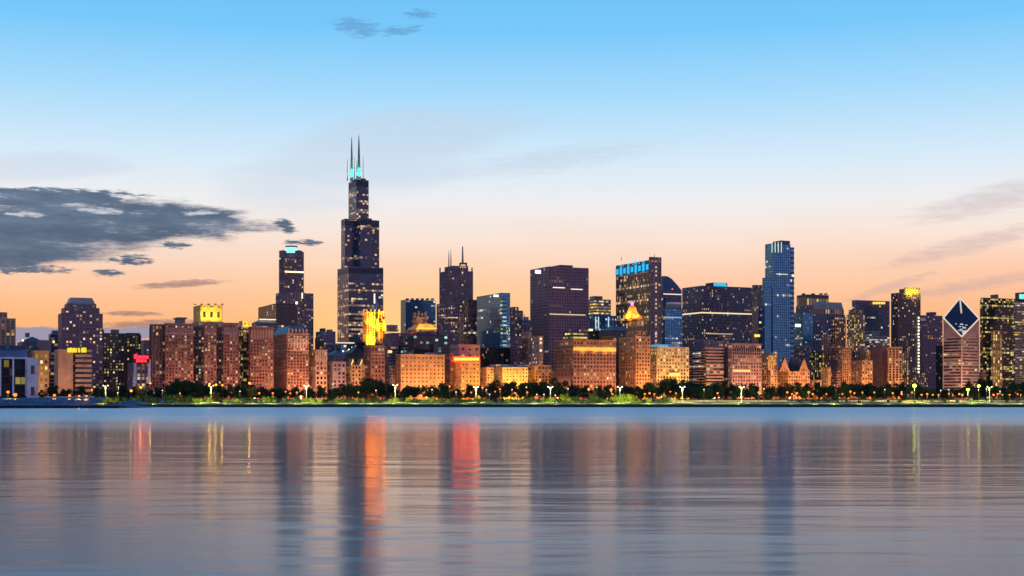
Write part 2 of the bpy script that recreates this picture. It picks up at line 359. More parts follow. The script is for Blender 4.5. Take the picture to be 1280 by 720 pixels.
# ================================================================ the setting: water, ground, shore
def water():
    m, nt, b = newmat('lake_water')
    nt.nodes.remove(b)
    body = node(nt, 'ShaderNodeBsdfDiffuse'); body.inputs['Color'].default_value = (.003, .15, .21, 1)
    gl = node(nt, 'ShaderNodeBsdfGlossy'); gl.inputs['Color'].default_value = (.76, .76, .78, 1)
    fr = node(nt, 'ShaderNodeFresnel'); fr.inputs['IOR'].default_value = 1.17
    mx = node(nt, 'ShaderNodeMixShader'); nt.links.new(fr.outputs[0], mx.inputs[0]); nt.links.new(body.outputs[0], mx.inputs[1]); nt.links.new(gl.outputs[0], mx.inputs[2])
    nt.links.new(mx.outputs[0], nt.nodes['Material Output'].inputs[0])
    t = node(nt, 'ShaderNodeTexCoord')
    def nz(sx_, sy_, det, rot=0):
        mp = node(nt, 'ShaderNodeMapping'); mp.inputs['Scale'].default_value = (sx_, sy_, 1); mp.inputs['Rotation'].default_value = (0, 0, R(rot))
        nt.links.new(t.outputs['Object'], mp.inputs[0]); n = node(nt, 'ShaderNodeTexNoise'); n.inputs['Detail'].default_value = det; n.inputs['Roughness'].default_value = .6
        n.inputs['Scale'].default_value = 1; nt.links.new(mp.outputs[0], n.inputs['Vector']); return n.outputs[0]
    h = M(nt, 'ADD', M(nt, 'MULTIPLY', nz(.14, .5, 3), .34), M(nt, 'MULTIPLY', nz(.026, .085, 3, 3), 3.7))
    # a breeze ruffles the water off the far shore; it lies smoother towards the open lake
    sp = node(nt, 'ShaderNodeSeparateXYZ'); nt.links.new(t.outputs['Object'], sp.inputs[0])
    wob = M(nt, 'ADD', sp.outputs[1], M(nt, 'MULTIPLY', nz(.006, .012, 3), 240.0))
    near = mapr(nt, M(nt, 'ADD', sp.outputs[1], M(nt, 'MULTIPLY', nz(.02, .05, 3), 60.0)), 85, 170, .045, 0)
    nt.links.new(M(nt, 'ADD', mapr(nt, wob, 330, 760, .112, .36), near), gl.inputs['Roughness'])
    bp = node(nt, 'ShaderNodeBump'); bp.inputs['Strength'].default_value = 1.0; bp.inputs['Distance'].default_value = .055
    nt.links.new(h, bp.inputs['Height']); nt.links.new(bp.outputs[0], gl.inputs['Normal']); nt.links.new(bp.outputs[0], fr.inputs['Normal'])
    mb = MB(); mb.quad([Vector((-6000, -6000, 0)), Vector((6000, -6000, 0)), Vector((6000, 904, 0)), Vector((-6000, 904, 0))])
    tag(mb.build('lake_water', m), None, None, None, 'structure')
water()
def ground():
    m, nt, b = newmat('park_ground')
    t = node(nt, 'ShaderNodeTexCoord'); n = node(nt, 'ShaderNodeTexNoise'); n.inputs['Scale'].default_value = .05; n.inputs['Detail'].default_value = 6; nt.links.new(t.outputs['Object'], n.inputs['Vector'])
    nt.links.new(ramp(nt, n.outputs[0], [(.3, (.04, .085, .012, 1)), (.5, (.07, .13, .018, 1)), (.7, (.11, .15, .03, 1))]), b.inputs['Base Color']); b.inputs['Roughness'].default_value = .95
    rows = [(902, .4), (903, 1.7), (930, 2.4), (985, GZ), (45000, GZ)]
    mb = MB()
    for (y0, z0), (y1, z1) in zip(rows, rows[1:]):
        mb.quad([Vector((-40000, y0, z0)), Vector((40000, y0, z0)), Vector((40000, y1, z1)), Vector((-40000, y1, z1))])
    tag(mb.build('ground', m), None, None, None, 'structure')
    # drive along the shore, with kerbs and lane marks
    mb = MB(); mb.quad([Vector((-900, 990, GZ+.004)), Vector((900, 990, GZ+.004)), Vector((900, 1016, GZ+.004)), Vector((-900, 1016, GZ+.004))])
    tag(mb.build('road', wallmat('asphalt', (.05, .05, .052), .85)), None, None, None, 'structure')
    mb = MB()
    for y in (989.5, 1016.2): mb.box(Vector((-900, y, 0)), Vector((1800, 0, 0)), Vector((0, .3, 0)), GZ-.2, GZ+.14)
    tag(mb.build('kerb', wallmat('kerb_stone', (.4, .39, .37))), None, None, None, 'structure')
    mb = MB()
    for i in range(120):
        for y in (996, 1002.5, 1009): mb.quad([Vector((-900+15*i, y, GZ+.008)), Vector((-895+15*i, y, GZ+.008)), Vector((-895+15*i, y+.2, GZ+.008)), Vector((-900+15*i, y+.2, GZ+.008))])
    tag(mb.build('road_marking', wallmat('road_paint', (.75, .75, .7), .6)), None, None, None, 'structure')
    # avenue pavement in front of the street wall
    mb = MB(); a = Vector((-900, 1750-900*TT-70, GZ+.004)); e = EX*2100
    mb.quad([a, a+e, a+e+EN*66, a+EN*66]); tag(mb.build('avenue', wallmat('asphalt', (.05, .05, .052), .85)), None, None, None, 'structure')
ground()
# stepped concrete seawall along the park
mb = MB()
mb.box(Vector((-900, 900.0, 0)), Vector((2400, 0, 0)), Vector((0, 6, 0)), -2, 1.55)
mb.box(Vector((-900, 898.8, 0)), Vector((2400, 0, 0)), Vector((0, 1.2, 0)), -2, .75)
for i in range(400): mb.box(Vector((-890+6*i, 898.2, 0)), Vector((.35, 0, 0)), Vector((0, .62, 0)), -2, .6+.25*random.random())
tag(mb.build('seawall', wallmat('wet_concrete', (.035, .04, .045), .8, .4)), 'low dark concrete seawall running the whole length of the park shore', 'seawall')
def parapet(x0, x1, y, h, label):
    mb = MB(); a, b_ = ray(x0)*y, ray(x1)*y
    GZ = 3.0 if y > 900 else 6.1
    mb.box(Vector((a, y, 0)), Vector((b_-a, 0, 0)), Vector((0, .5, 0)), GZ-.3, GZ+h)
    mb.box(Vector((a-.1, y-.15, 0)), Vector((b_-a+.2, 0, 0)), Vector((0, .8, 0)), GZ+h, GZ+h+.22, 0, True)
    k = a
    while k < b_: mb.box(Vector((k, y-.12, 0)), Vector((.6, 0, 0)), Vector((0, .74, 0)), GZ-.3, GZ+h-.01); k += 8
    tag(mb.build('parapet', wallmat('pale_stone', (.5, .42, .36), .8)), label, 'parapet')
parapet(276, 345, 1020, 1.0, 'pale pinkish parapet standing in for headlight trails, below the second brick hotel block')  # pinkish line of headlight trails, built as a pale wall
parapet(838, 985, 1020, .9, 'long pale parapet beside the drive, behind the smooth lawn under the banded stone blocks')
parapet(1048, 1300, 1020, 1.0, 'long pale parapet lit by the row of orange lamps under the diamond-topped tower')
parapet(56, 118, 892, .7, 'pale parapet on top of the bluish stone revetment, under the four orange lamps')
# old stone revetment and pier standing forward of the shore
def revetment():
    r = thing('breakwater', 'bluish stone revetment with a dark timber-piled pier edge standing forward of the park shore', 'breakwater', Vector((ray(40)*830, 830, 0)))
    mb = MB(); xa, xb = -520, ray(130)*860
    rows = [(838, 1.7), (846, 2.6), (855, 4.4), (866, 6.0), (990, 6.1)]
    rnd = random.Random(4)
    for (y0, z0), (y1, z1) in zip(rows, rows[1:]):
        n = 90
        for i in range(n):
            x0 = xa+(xb-xa)*i/n; x1 = xa+(xb-xa)*(i+1)/n
            j = rnd.uniform(-.25, .25) if y1 < 900 else 0
            mb.quad([Vector((x0, y0, z0)), Vector((x1, y0, z0)), Vector((x1, y1, z1+j)), Vector((x0, y1, z1+j))])
    mb.quad([Vector((xb, 838, 1.7)), Vector((xb+26, 858, .2)), Vector((xb+26, 990, .2)), Vector((xb, 990, 6.1))])
    mb.build('stone_slope', wallmat('blue_limestone', (.05, .13, .24), .8, .6, 0, .4), r)
    mb = MB(); xe = ray(153)*835
    mb.box(Vector((-560, 828, 0)), Vector((xe+560, 0, 0)), Vector((0, 13, 0)), -3, 1.5)
    for i in range(120):
        x = -555+ (xe+555)*i/120; mb.box(Vector((x, 827.3, 0)), Vector((.9, 0, 0)), Vector((0, .75, 0)), -3, 1.25)
    mb.build('pier_edge', wallmat('wet_timber', (.025, .03, .035), .7, .4), r)
    mb = MB(); mb.box(Vector((-560, 827.1, 0)), Vector((xe+560, 0, 0)), Vector((0, 2.2, 0)), 1.5, 1.75, 0, True); mb.build('coping', wallmat('blue_coping', (.07, .12, .17), .6), r)
revetment()

# ================================================================ buildings
def hip(B, part, xl, xr, yt, yb, D, d, inset, mat, ridge=None, xc=None):
    """a pitched cap: eaves rectangle to a smaller top rectangle"""
    C, w, dd = solve(xl, xr, D, d, xc); B.at(C); mb = MB()
    P = rect(C, w, dd); i = min(inset, w/2-.2, dd/2-.2)
    Q = rect(C, w, dd, i)
    mb.prism(P, zat(yb, C.y), zat(yt, C.y), 0, True, Q); mb.build(part, mat, B.root); return C, w, dd
def ribs(B, part, n, zlo, zhi, mat, wid=.8, proud=.5, f0=0, f1=1):
    mb = MB()
    for i in range(n):
        x = B.w*(f0+(f1-f0)*i/max(1, n-1)); mb.box(B.C+EX*(x-wid/2)-EN*proud, EX*wid, EN*(proud-.01), zlo, zhi, 0, True)
    return mb.build(part, mat, B.root)
def band(B, part, z0, z1, mat, proud=.3, f0=0, f1=1, left=False):
    mb = MB()
    if left: mb.box(B.C-EX*proud-EN*proud, EX*proud, EN*(B.d+proud), z0, z1, 0, True)
    mb.box(B.C+EX*B.w*f0-EN*proud, EX*B.w*(f1-f0), EN*(proud-.02), z0, z1, 0, True)
    return mb.build(part, mat, B.root)
def zr(B, y): return zat(y, B.C.y)
O = 1750
# ---- far edge, museum campus side
b = Bld('apartment_tower', 'beige high-rise with closely ribbed upright windows and a stepped top at the photo edge'); b.tier('tower', -14, 19, 399, 1900, 30, sty='V', wall='beige', win='dim', bay=5, cornice=(.5, 1.5, 'beige')); b.tier('upper_storey', -14, 8.5, 391, 1904, 22, yb=399, sty='V', wall='beige', win='dim', bay=5, cornice=(.4, 1, 'roof'))
b = Bld('glass_pavilion', 'low glass-fronted pavilion with a white frame and a white corner wing by the water', 'pavilion')
DP = 1150
b.tier('glass_hall', -30, 33, 447, DP, 40, sty='G', wall='black', win=winmat(.03, .06, .3, 'yellow', 'dark', .35, 3, .15), bay=4, fh=5.5)
b.block('roof_slab', -32, 34, 437, 447.3, DP-1.5, 44, mat=wallmat('pav_blue', (.12, .2, .36), .5)); b.block('roof_edge', -32, 34, 446, 448, DP-2.2, 3, mat=wallmat('pav_white', (.75, .74, .78), .5))
b.block('roof_plant', -30, 32, 431, 437, DP+4, 26, mat=wallmat('pav_dark', (.06, .09, .13), .5)); b.block('roof_mast', 6.5, 7.5, 429, 437, DP-1, 2, mat=W('teal'))
for p0 in (0, 16, 32): b.block('column', p0-.8, p0+1.6, 446, 495, DP-2, 2, mat=wallmat('pav_white', (.75, .74, .78), .5))
b.tier('corner_wing', 30.5, 47, 447, DP-6, 16, xc=34.5, sty='B', wall='white', win=winmat(.02, .02, .4), bay=7, fh=17)
b = Bld('museum_hall', 'dark-roofed hall with a broad hipped roof behind the glass pavilion', 'hall'); b.tier('wall', 30, 58, 441, 1640, 30, sty='B', wall='darkbrick', win='dim'); hip(b, 'roof', 28, 57, 431, 441, 1639, 40, 14, W('roof'))
b = Bld('museum_building', 'long low building with a dark teal roof and a round roof lantern against blue dusk', 'museum'); b.tier('wall', 22, 62, 427, 1960, 60, sty='M', wall='slate', win='dim'); hip(b, 'roof', 21, 56, 420, 427, 1959, 60, 16, W('teal')); b.block('lantern', 31, 37, 416, 421, 1968, 12, mat=W('teal')); b.block('roof_lamp', 27.5, 29.5, 424.5, 426.5, 1950, 2, mat=glowmat('lamp', (1, .7, .3), 3))
b = Bld('windowless_block', 'pale pink windowless slab beside the dark hipped roof hall'); b.tier('wall', 47, 63.5, 425, 1800, 40, xc=49, sty='S', wall='mauve', win='dark', bay=30, fh=50)
b = Bld('brick_house', 'small orange brick block with two rows of lit windows beside the glass pavilion'); b.tier('wall', 40, 60.5, 440, 1540, 22, sty='M', wall='orange', win=winmat(.55, .1, 1.2, 'yellow'), bay=4.5, fh=5.5, cornice=(.8, 1.4, 'orange')); flood(50, 1540, 1.5, AMB)
b = Bld('office_block', 'dark narrow block with a teal roof against the tall chamfered apartment tower'); b.tier('tower', 61, 76, 417, 2000, 24, sty='G', wall='navy', win='dim', rooms=0); b.block('roof_box', 64, 75, 413, 417.3, 2006, 12, mat=W('teal')); b.block('roof_lamp', 66, 68, 426, 428.5, 1996, 2, mat=glowmat('lamp', (1, .7, .3), 3))
b = Bld('row_block', 'low dark block of balconies beside the pink slab'); b.tier('wall', 60, 69, 446, 1620, 20, sty='H', wall='mauve', win='dim')
b = Bld('apartment_tower', 'dark apartment tower with chamfered shoulders and a wide flat roof cap', 'tower')
b.tier('tower', 73, 128, 391, 1850, 34, sty='M', wall='purple', win=winmat(.16, .03, 1.0), bay=3.8, fh=3.8); b.tier('shoulder', 77, 124, 384, 1853, 30, yb=391, sty='M', wall='purple', win='res', bay=5); b.tier('top_floor', 81, 120, 379, 1856, 26, yb=384, sty='M', wall='slate', win='res', bay=5)
hip(b, 'roof_cap', 82, 119, 371.5, 379.2, 1857, 26, 3, W('steel'))
b = Bld('parking_block', 'low pinkish block, half blank wall and half dark parking bands, with a yellow roof sign')
b.tier('blank_wing', 68, 91, 436.5, 1552, 30, sty='S', wall='pink', win='dark', bay=60, fh=80); b.tier('parking_wing', 89.5, 114.5, 437, 1549, 30, sty='H', wall='pink', win='dark', fh=4.6, bay=6)
for x0, x1 in ((84, 96), (97.5, 100), (101.5, 108)): b.block('roof_sign', x0, x1, 434.5 if x1 > 103 else 435, 440.5, 1545, 1.2, mat=glowmat('sign_yellow', (.75, .62, .02), 1.1))
flood(75, 1549, .9, AMB); flood(100, 1549, .8, PINK)
b = Bld('apartment_tower', 'dark apartment block thick with small yellow windows beside the chamfered tower', 'tower'); b.tier('tower', 113, 155, 416, 1880, 34, sty='M', wall='bronze', win=winmat(.24, .05, .9, 'yellow'), bay=3.3, fh=3.4, rooms=2); b.tier('wing', 153, 176, 418, 1886, 30, sty='M', wall='bronze', win=winmat(.2, .06, .9, 'yellow'), bay=3.3, fh=3.4); b.block('plant_room', 155, 175, 416, 418.2, 1892, 20)
b = Bld('office_block', 'faint pale block seen in the gap above the red roof sign'); b.tier('tower', 176, 189, 425, 2150, 24, sty='M', wall='slate', win='res')
b = Bld('inn_building', 'dull low inn with pale upright fins under a red two-line roof sign', 'inn'); b.tier('wall', 160, 187.5, 453, 1720, 24, sty='V', wall='mauve', win='res', bay=5); b.block('fin', 167, 168.3, 449, 480, 1716, 1.2, mat=W('white')); b.block('fin', 184.6, 185.9, 449, 480, 1716, 1.2, mat=W('white'))
sgn = b.block('sign_board', 166, 187, 442.5, 453.3, 1715, .8, mat=wallmat('sign_red_back', (.22, .01, .02), .5))
def sign_text(txt, C, z, size, mat, root, part, sx_=1.0):
    cu = bpy.data.curves.new('lettering', 'FONT'); cu.body = txt; cu.size = size; cu.extrude = .12; cu.align_x = 'CENTER'
    tmp = bpy.data.objects.new('lettering', cu); col.objects.link(tmp)
    me = bpy.data.meshes.new_from_object(tmp.evaluated_get(bpy.context.evaluated_depsgraph_get())); bpy.data.objects.remove(tmp)
    me.materials.clear(); me.materials.append(mat)
    o = bpy.data.objects.new(part, me); col.objects.link(o); o.parent = root
    o.matrix_world = Matrix.Identity(4); o.location = Vector((C.x, C.y, z))-root.location
    o.rotation_euler = (R(90), 0, TH); o.scale = (sx_, 1, 1)
    return o
RED = glowmat('sign_red', (1, .012, .022), 12)
bpy.context.view_layer.update()
cc = b.bC+EX*b.bw/2-EN*.35
sign_text('Essex', cc, zat(448, b.bC.y), 6.2, RED, b.root, 'sign_lettering', 1.12); sign_text('INN', cc, zat(452.6, b.bC.y), 5.0, RED, b.root, 'sign_lettering', 1.2)
# ---- the big brick hotel and its neighbour
b = Bld('grand_hotel', 'huge brown brick hotel of three projecting wings with dark light courts between them', 'hotel')
b.tier('main_slab', 187, 298, 407, 1792, 46, sty='M', wall='bronze', win=winmat(.2, .08, .8), bay=3.4)  # shade of the courts put into the wall colour, bronze in place of brick
b.tier('blank_wing', 187.5, 207, 406, 1760, 30, xc=190, sty='V', wall='darkbrick', win=winmat(.08, .05, .8), bay=4.2, cornice=(.5, 1, 'mauve'))
for x0, x1, y in ((206, 241.5, 405), (255, 270.5, 406), (279, 297.5, 404.5)):
    b.tier('wing', x0, x1, y, 1748, 44, xc=x0+.8, sty='M', wall='redbrick', win=winmat(.3, .03, .8), bay=3.3, fh=3.7, cornice=(.5, 1.2, 'mauve'))
    band(b, 'attic_band', zr(b, 417.5), zr(b, 415.5), W('pink'), .6); band(b, 'attic_wall', zr(b, 415.5), zr(b, 409), W('mauve'), .42)
b.block('penthouse', 218.5, 231.5, 398, 407, 1800, 20, mat=W('mauve')); b.block('penthouse_roof', 216, 234, 396.5, 398.2, 1797, 24, mat=W('slate'))
for p in (200, 212, 226, 238, 262, 288): flood(p, 1748, .85, (1, .36, .25), 40, 32)
b = Bld('crowned_tower', 'tower whose tall arcaded top storey is floodlit yellow behind the brick hotel', 'tower')
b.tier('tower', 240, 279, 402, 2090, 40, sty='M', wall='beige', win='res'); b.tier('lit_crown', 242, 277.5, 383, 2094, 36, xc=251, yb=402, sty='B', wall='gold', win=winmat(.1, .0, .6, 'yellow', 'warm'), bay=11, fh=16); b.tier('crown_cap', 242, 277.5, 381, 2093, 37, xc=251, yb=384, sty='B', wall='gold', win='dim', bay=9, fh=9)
for k in range(5): b.block('finial', 242+8.6*k, 243.2+8.6*k, 379.5, 381.2, 2094, 2, mat=W('gold'))
def uplight(px, y, D, back, E, c, dist, zt, name='crown_lamp', root=None, ang=140):
    s = ray(px); Y = D/(1-s*TT); p = Vector((s*Y, Y, 0))-EN*dist; p.z = zat(y, Y)
    light(name, 'SPOT', p, E*dist*dist*FLK*UPK, c, 1.0, (s*Y, Y, zt), ang, root)
for px in (246, 256, 264, 272): uplight(px, 400, 2094, 0, 7, (1, .76, .08), 13, zr(b, 386), root=b.root)
b = Bld('stepped_hotel', 'brown brick hotel block between the huge hotel and the teal-roofed hotel', 'hotel')
b.tier('recessed_wing', 296, 313, 411, 1796, 30, sty='G', wall='black', win=winmat(.3, .12, .8), bay=3.6); b.tier('front_wing', 311, 341.5, 410, 1750, 40, xc=313, sty='M', wall='redbrick', win=winmat(.3, .03, .8), bay=3.4, fh=3.8, cornice=(.6, 1.4, 'mauve')); band(b, 'attic_wall', zr(b, 422), zr(b, 412), W('pink'), .43)
for p in (314, 330): flood(p, 1750, .9, (1, .36, .25), 40, 32)
b = Bld('roof_terrace_block', 'yellow-lit rooftop block peeping over the gap between two brick hotels'); b.tier('tower', 297, 316, 408, 1980, 22, sty='M', wall='darkbrick', win='dim'); b.tier('lit_storey', 298.5, 314.5, 401, 1982, 20, yb=408, sty='B', wall='gold', win='gold', bay=5, fh=10)
for px in (302, 310): uplight(px, 407, 1982, 0, 4, (1, .75, .12), 12, zr(b, 404), root=b.root)
# ---- towers behind
b = Bld('sloped_block', 'low dark slate block with a shallow lit roof line below the round-crowned tower'); b.tier('tower', 313, 347, 403, 2080, 30, sty='G', wall='slate', win='office'); hip(b, 'roof', 313, 347, 397, 403, 2080, 30, 14, W('steel'))
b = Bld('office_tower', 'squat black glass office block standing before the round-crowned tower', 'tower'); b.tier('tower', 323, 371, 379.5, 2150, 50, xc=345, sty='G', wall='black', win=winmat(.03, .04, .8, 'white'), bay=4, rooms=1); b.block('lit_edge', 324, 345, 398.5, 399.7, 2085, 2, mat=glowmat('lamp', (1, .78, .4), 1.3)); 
b = Bld('crowned_skyscraper', 'mauve concrete skyscraper with a glowing pale green drum between four corner drums on top', 'skyscraper')
b.tier('lower_tower', 345, 381, 365, 2600, 44, sty='V', wall='mauve', win='dim', bay=4.4); b.tier('side_tower', 372, 391.5, 366.5, 2596, 40, sty='V', wall='mauve', win='dim', bay=4.4)
b.tier('tower', 349, 379.5, 340, 2606, 36, yb=365, sty='V', wall='mauve', win='dim', bay=4.4); b.tier('upper_tower', 349, 379.5, 322, 2606, 36, yb=340, sty='V', wall='mauve', win='dim', bay=4.4)
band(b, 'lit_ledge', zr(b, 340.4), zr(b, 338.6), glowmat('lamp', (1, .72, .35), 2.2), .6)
s_ = ray(364.3); cY = 2622/(1-s_*TT); cc = Vector((s_*cY, cY, 0)); kpx = cY/F
mb = MB(); mb.lathe(cc, [(10.5*kpx, zat(323, cY)), (10.5*kpx, zat(317, cY)), (0, zat(317, cY))], 20); mb.build('crown_base', W('mauve'), b.root)
mb = MB(); mb.lathe(cc, [(7.2*kpx, zat(317.2, cY)), (7.2*kpx, zat(309.5, cY))], 24); mb.build('crown_drum', glowmat('crown_glass', (.30, 1, .72), 1.25), b.root)
mb = MB(); mb.lathe(cc, [(7.6*kpx, zat(309.6, cY)), (7.6*kpx, zat(307.6, cY)), (0, zat(307.2, cY))], 24); mb.build('crown_ring', W('steel'), b.root)
for dx, dy in ((-9.8, -6), (9.8, -6), (-9.8, 8), (9.8, 8)):
    c2 = cc+Vector((dx*kpx, dy*kpx, 0)); mb = MB(); mb.lathe(c2, [(4.6*kpx, zat(323, cY)), (4.6*kpx, zat(314.3, cY)), (0, zat(313.2, cY))], 14); mb.build('corner_drum', W('mauve'), b.root)
b.block('lit_pinnacle', 377, 378.6, 366, 373, 2590, 3, mat=glowmat('lamp', (1, .9, .6), 1.6)); b.block('roof_lamp', 369.5, 372, 377, 380, 2580, 3, mat=glowmat('lamp', (1, .75, .3), 3))
# ---- the tallest tower: bundled square tubes that stop at different heights
def bundled():
    b = Bld('bundled_skyscraper', 'tallest tower of all, dark stepped tubes with two tall antennas lit green at the foot', 'skyscraper')
    C, w, d = solve(418, 479, 2740, 70); u = 16*C.y/F*1.0
    sl, sr = ray(418), ray(479)
    # near corner so that the 3u x 3u square spans the two silhouette rays
    C = Vector((0, 0, 0))
    best = None
    for k in range(400):
        x = -420+k*.5; Y = 2740
        c = Vector((x, Y, 0)); l = c+EN*3*u; r = c+EX*3*u
        e = abs(l.x/l.y-sl)+abs(r.x/r.y-sr)
        if best is None or e < best[0]: best = (e, c)
    C = best[1]; b.at(C)
    P = lambda pts: [C+EX*x*u+EN*y*u for x, y in pts]
    wl, wn = wallmat('anodised', (.10, .13, .23), .45, .2), winmat(.05, .17, .9, 'warm', 'navy', .15, 7)
    zA, zB, zC = zat(333, C.y), zat(271.5, C.y), zat(221.5, C.y)
    for part, pts, z0, z1 in (('base_tubes', [(0, 0), (3, 0), (3, 3), (0, 3)], GZ, zA),
            ('middle_tubes', [(1, 0), (2, 0), (2, 1), (3, 1), (3, 2), (2, 2), (2, 3), (1, 3), (1, 2), (0, 2), (0, 1), (1, 1)], zA-1, zB),
            ('top_tubes', [(.98, .95), (2.05, .95), (2.05, 3), (.98, 3)], zB-1, zC)):
        mb = MB(); facade(mb, P(pts), z0, z1, 'G', 4.6, 4.3); mb.build(part, [wl, wn, W('roof')], b.root)
        # dark louvred plant floors near the head of each run of tubes
        mb = MB(); Q = P(pts); cen = sum((Vector(q) for q in Q), Vector())/len(Q); big = [cen+(q-cen)*1.006 for q in Q]
        mb.prism(big, z1-13, z1-3, 0, False); mb.build('plant_floor', W('black'), b.root)
    for px, yt, back, r in ((439.6, 170, 44, 2.3), (448.6, 167.5, 30, 2.6)):
        Y = C.y+back; s = ray(px); c = Vector((s*Y, Y, 0)); zb = zC-1; zt = zat(yt, Y)
        mb = MB(); mb.lathe(c, [(r*1.2, zb+24), (r*.95, zb+36), (r*.75, zb+56), (r*.3, zt-6), (0, zt)], 10); mb.build('antenna', W('grey'), b.root)
        mb = MB(); mb.lathe(c, [(r*1.45, zb), (r*1.35, zb+17), (r*1.2, zb+24.1)], 10); mb.build('antenna_base', wallmat('antenna_white', (.7, .75, .75), .5), b.root)
        for q in (-1, 1): light('antenna_lamp', 'SPOT', (c.x+q*7, c.y-11, zb+1.5), 13*150*FLK, (.02, 1, .46), .5, (c.x, c.y, zb+30), 75, b.root)
    for px, yt, back in ((434.2, 199, 40), (443.2, 196, 52), (453.9, 196, 24), (446, 200, 20)):
        Y = C.y+back; s = ray(px); c = Vector((s*Y, Y, 0)); mb = MB(); mb.lathe(c, [(.9, zC-1), (.6, zC+20), (.3, zat(yt, Y))], 8); mb.build('whip_antenna', W('slate'), b.root)
    mb = MB(); q = P([(1.15, 1.2), (1.9, 1.2), (1.9, 2.8), (1.15, 2.8)]); mb.prism(q, zC-.3, zC+4); mb.build('plant_room', W('black'), b.root)
bundled()
b = Bld('slab_block', 'dark stepped block beside the foot of the tallest tower'); b.tier('tower', 395, 419, 414, 2080, 26, sty='M', wall='slate', win='dim', rooms=2); b.tier('lower_wing', 394, 404, 422, 2060, 20, sty='M', wall='black', win='dim')
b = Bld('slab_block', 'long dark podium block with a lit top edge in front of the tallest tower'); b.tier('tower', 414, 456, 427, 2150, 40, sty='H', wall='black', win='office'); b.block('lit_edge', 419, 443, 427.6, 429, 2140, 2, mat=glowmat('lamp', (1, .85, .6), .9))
b = Bld('glass_cube', 'small teal glass box beside the dark podium block'); b.tier('wall', 420, 433, 430, 2040, 20, sty='G', wall='teal', win='blue')
b = Bld('low_block', 'low slate block with a curved dark roof behind the pinkish rows of windows'); b.tier('wall', 407, 432, 443, 1880, 30, sty='M', wall='slate', win='dim'); hip(b, 'roof', 407, 432, 438, 443, 1880, 30, 9, W('slate'))
b = Bld('domed_block', 'dark rounded roof block just above the lit gabled hotel'); b.tier('wall', 431, 456, 441, 1900, 30, sty='M', wall='black', win='dim'); hip(b, 'roof', 431, 456, 432, 441, 1900, 30, 11, W('black'))
for i, (px, y) in enumerate(((436, 437), (440, 434.5), (444.5, 433), (429, 439))):
    s = ray(px); Y = 1870; t = thing('roof_light', ['bright white lamp on the dark podium roofs', 'brightest of the white lamps on the dark podium roofs', 'pale lamp beside the brightest roof lamp', 'small lamp by the teal glass box'][i], 'lamp', Vector((s*Y, Y, zat(y, Y)-2.2)), 'lamps on the podium roofs')
    mb = MB(); c = Vector((s*Y, Y, 0)); z = zat(y, Y); mb.lathe(c, [(.25, z-2.2), (.2, z-.9)], 6); mb.build('post', W('steel'), t)
    mb = MB(); mb.lathe(c, [(0, z-1), (.9, z-.4), (.9, z+.4), (0, z+1)], 8); mb.build('globe', glowmat('lamp', (1, .85, .6), 4), t)
# ---- gold floodlit tower
b = Bld('golden_tower', 'stone tower floodlit fiery gold in front of the tallest tower', 'tower')
DG = 2200
b.tier('base', 452, 483, 420, DG+8, 36, sty='M', wall='purple', win='res', bay=4)
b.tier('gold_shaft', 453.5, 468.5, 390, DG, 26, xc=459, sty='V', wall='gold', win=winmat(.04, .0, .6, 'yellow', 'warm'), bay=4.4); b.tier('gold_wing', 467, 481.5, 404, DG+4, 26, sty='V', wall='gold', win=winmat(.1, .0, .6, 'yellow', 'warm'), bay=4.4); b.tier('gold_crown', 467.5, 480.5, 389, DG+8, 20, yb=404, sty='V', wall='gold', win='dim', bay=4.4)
for x in (454, 458.5, 463.5, 468.2, 474, 479.4): b.block('pinnacle', x-.9, x+.9, 386.5 if x < 479 else 388, 394, DG-2, 3, mat=W('gold'))
for x in (472, 480): b.block('corner_pier', x-2, x+1.5, 399, 414, DG-2, 5, mat=W('gold'))
hip(b, 'steep_roof', 464, 479, 378, 389.5, DG+16, 18, 6, W('slate')); b.block('lit_spire', 467.2, 468.9, 367, 379, DG+20, 3, mat=glowmat('lamp', (1, .9, .65), 1.2))
G1 = (1, .33, .012)
for px, y, dist, E, zt in ((455.5, 433, 5, 90, 426), (460, 433, 5, 150, 424), (465.5, 433, 5, 190, 424), (455.5, 409, 5, 90, 402), (462, 408, 6, 30, 398), (466.5, 410, 4, 100, 402), (470, 413, 4, 130, 408), (475.5, 414, 4, 90, 408), (480.5, 414, 4, 150, 406), (470.5, 402, 4, 90, 396), (477, 401, 4, 130, 394), (463, 431, 18, 8, 405)):
    uplight(px, y, DG-2, 0, E*3.4, G1, dist, zat(zt, 2300), 'gold_lamp', b.root, 120)
b = Bld('brick_tower', 'tall narrow brick block with pale lintels right below the golden tower'); b.tier('wall', 455, 480.5, 433, O, 26, sty='M', wall='redbrick', win=winmat(.10, .03, 1.1), bay=4.4, fh=5.2, cornice=(.7, 1.2, 'pink')); band(b, 'lintel', zr(b, 447), zr(b, 445.8), W('pink'), .5); band(b, 'lintel', zr(b, 442), zr(b, 441), W('pink'), .5)
flood(462, O, 1.0, (1, .4, .25), 36, 24); flood(474, O, .8, (1, .4, .25), 36, 24)
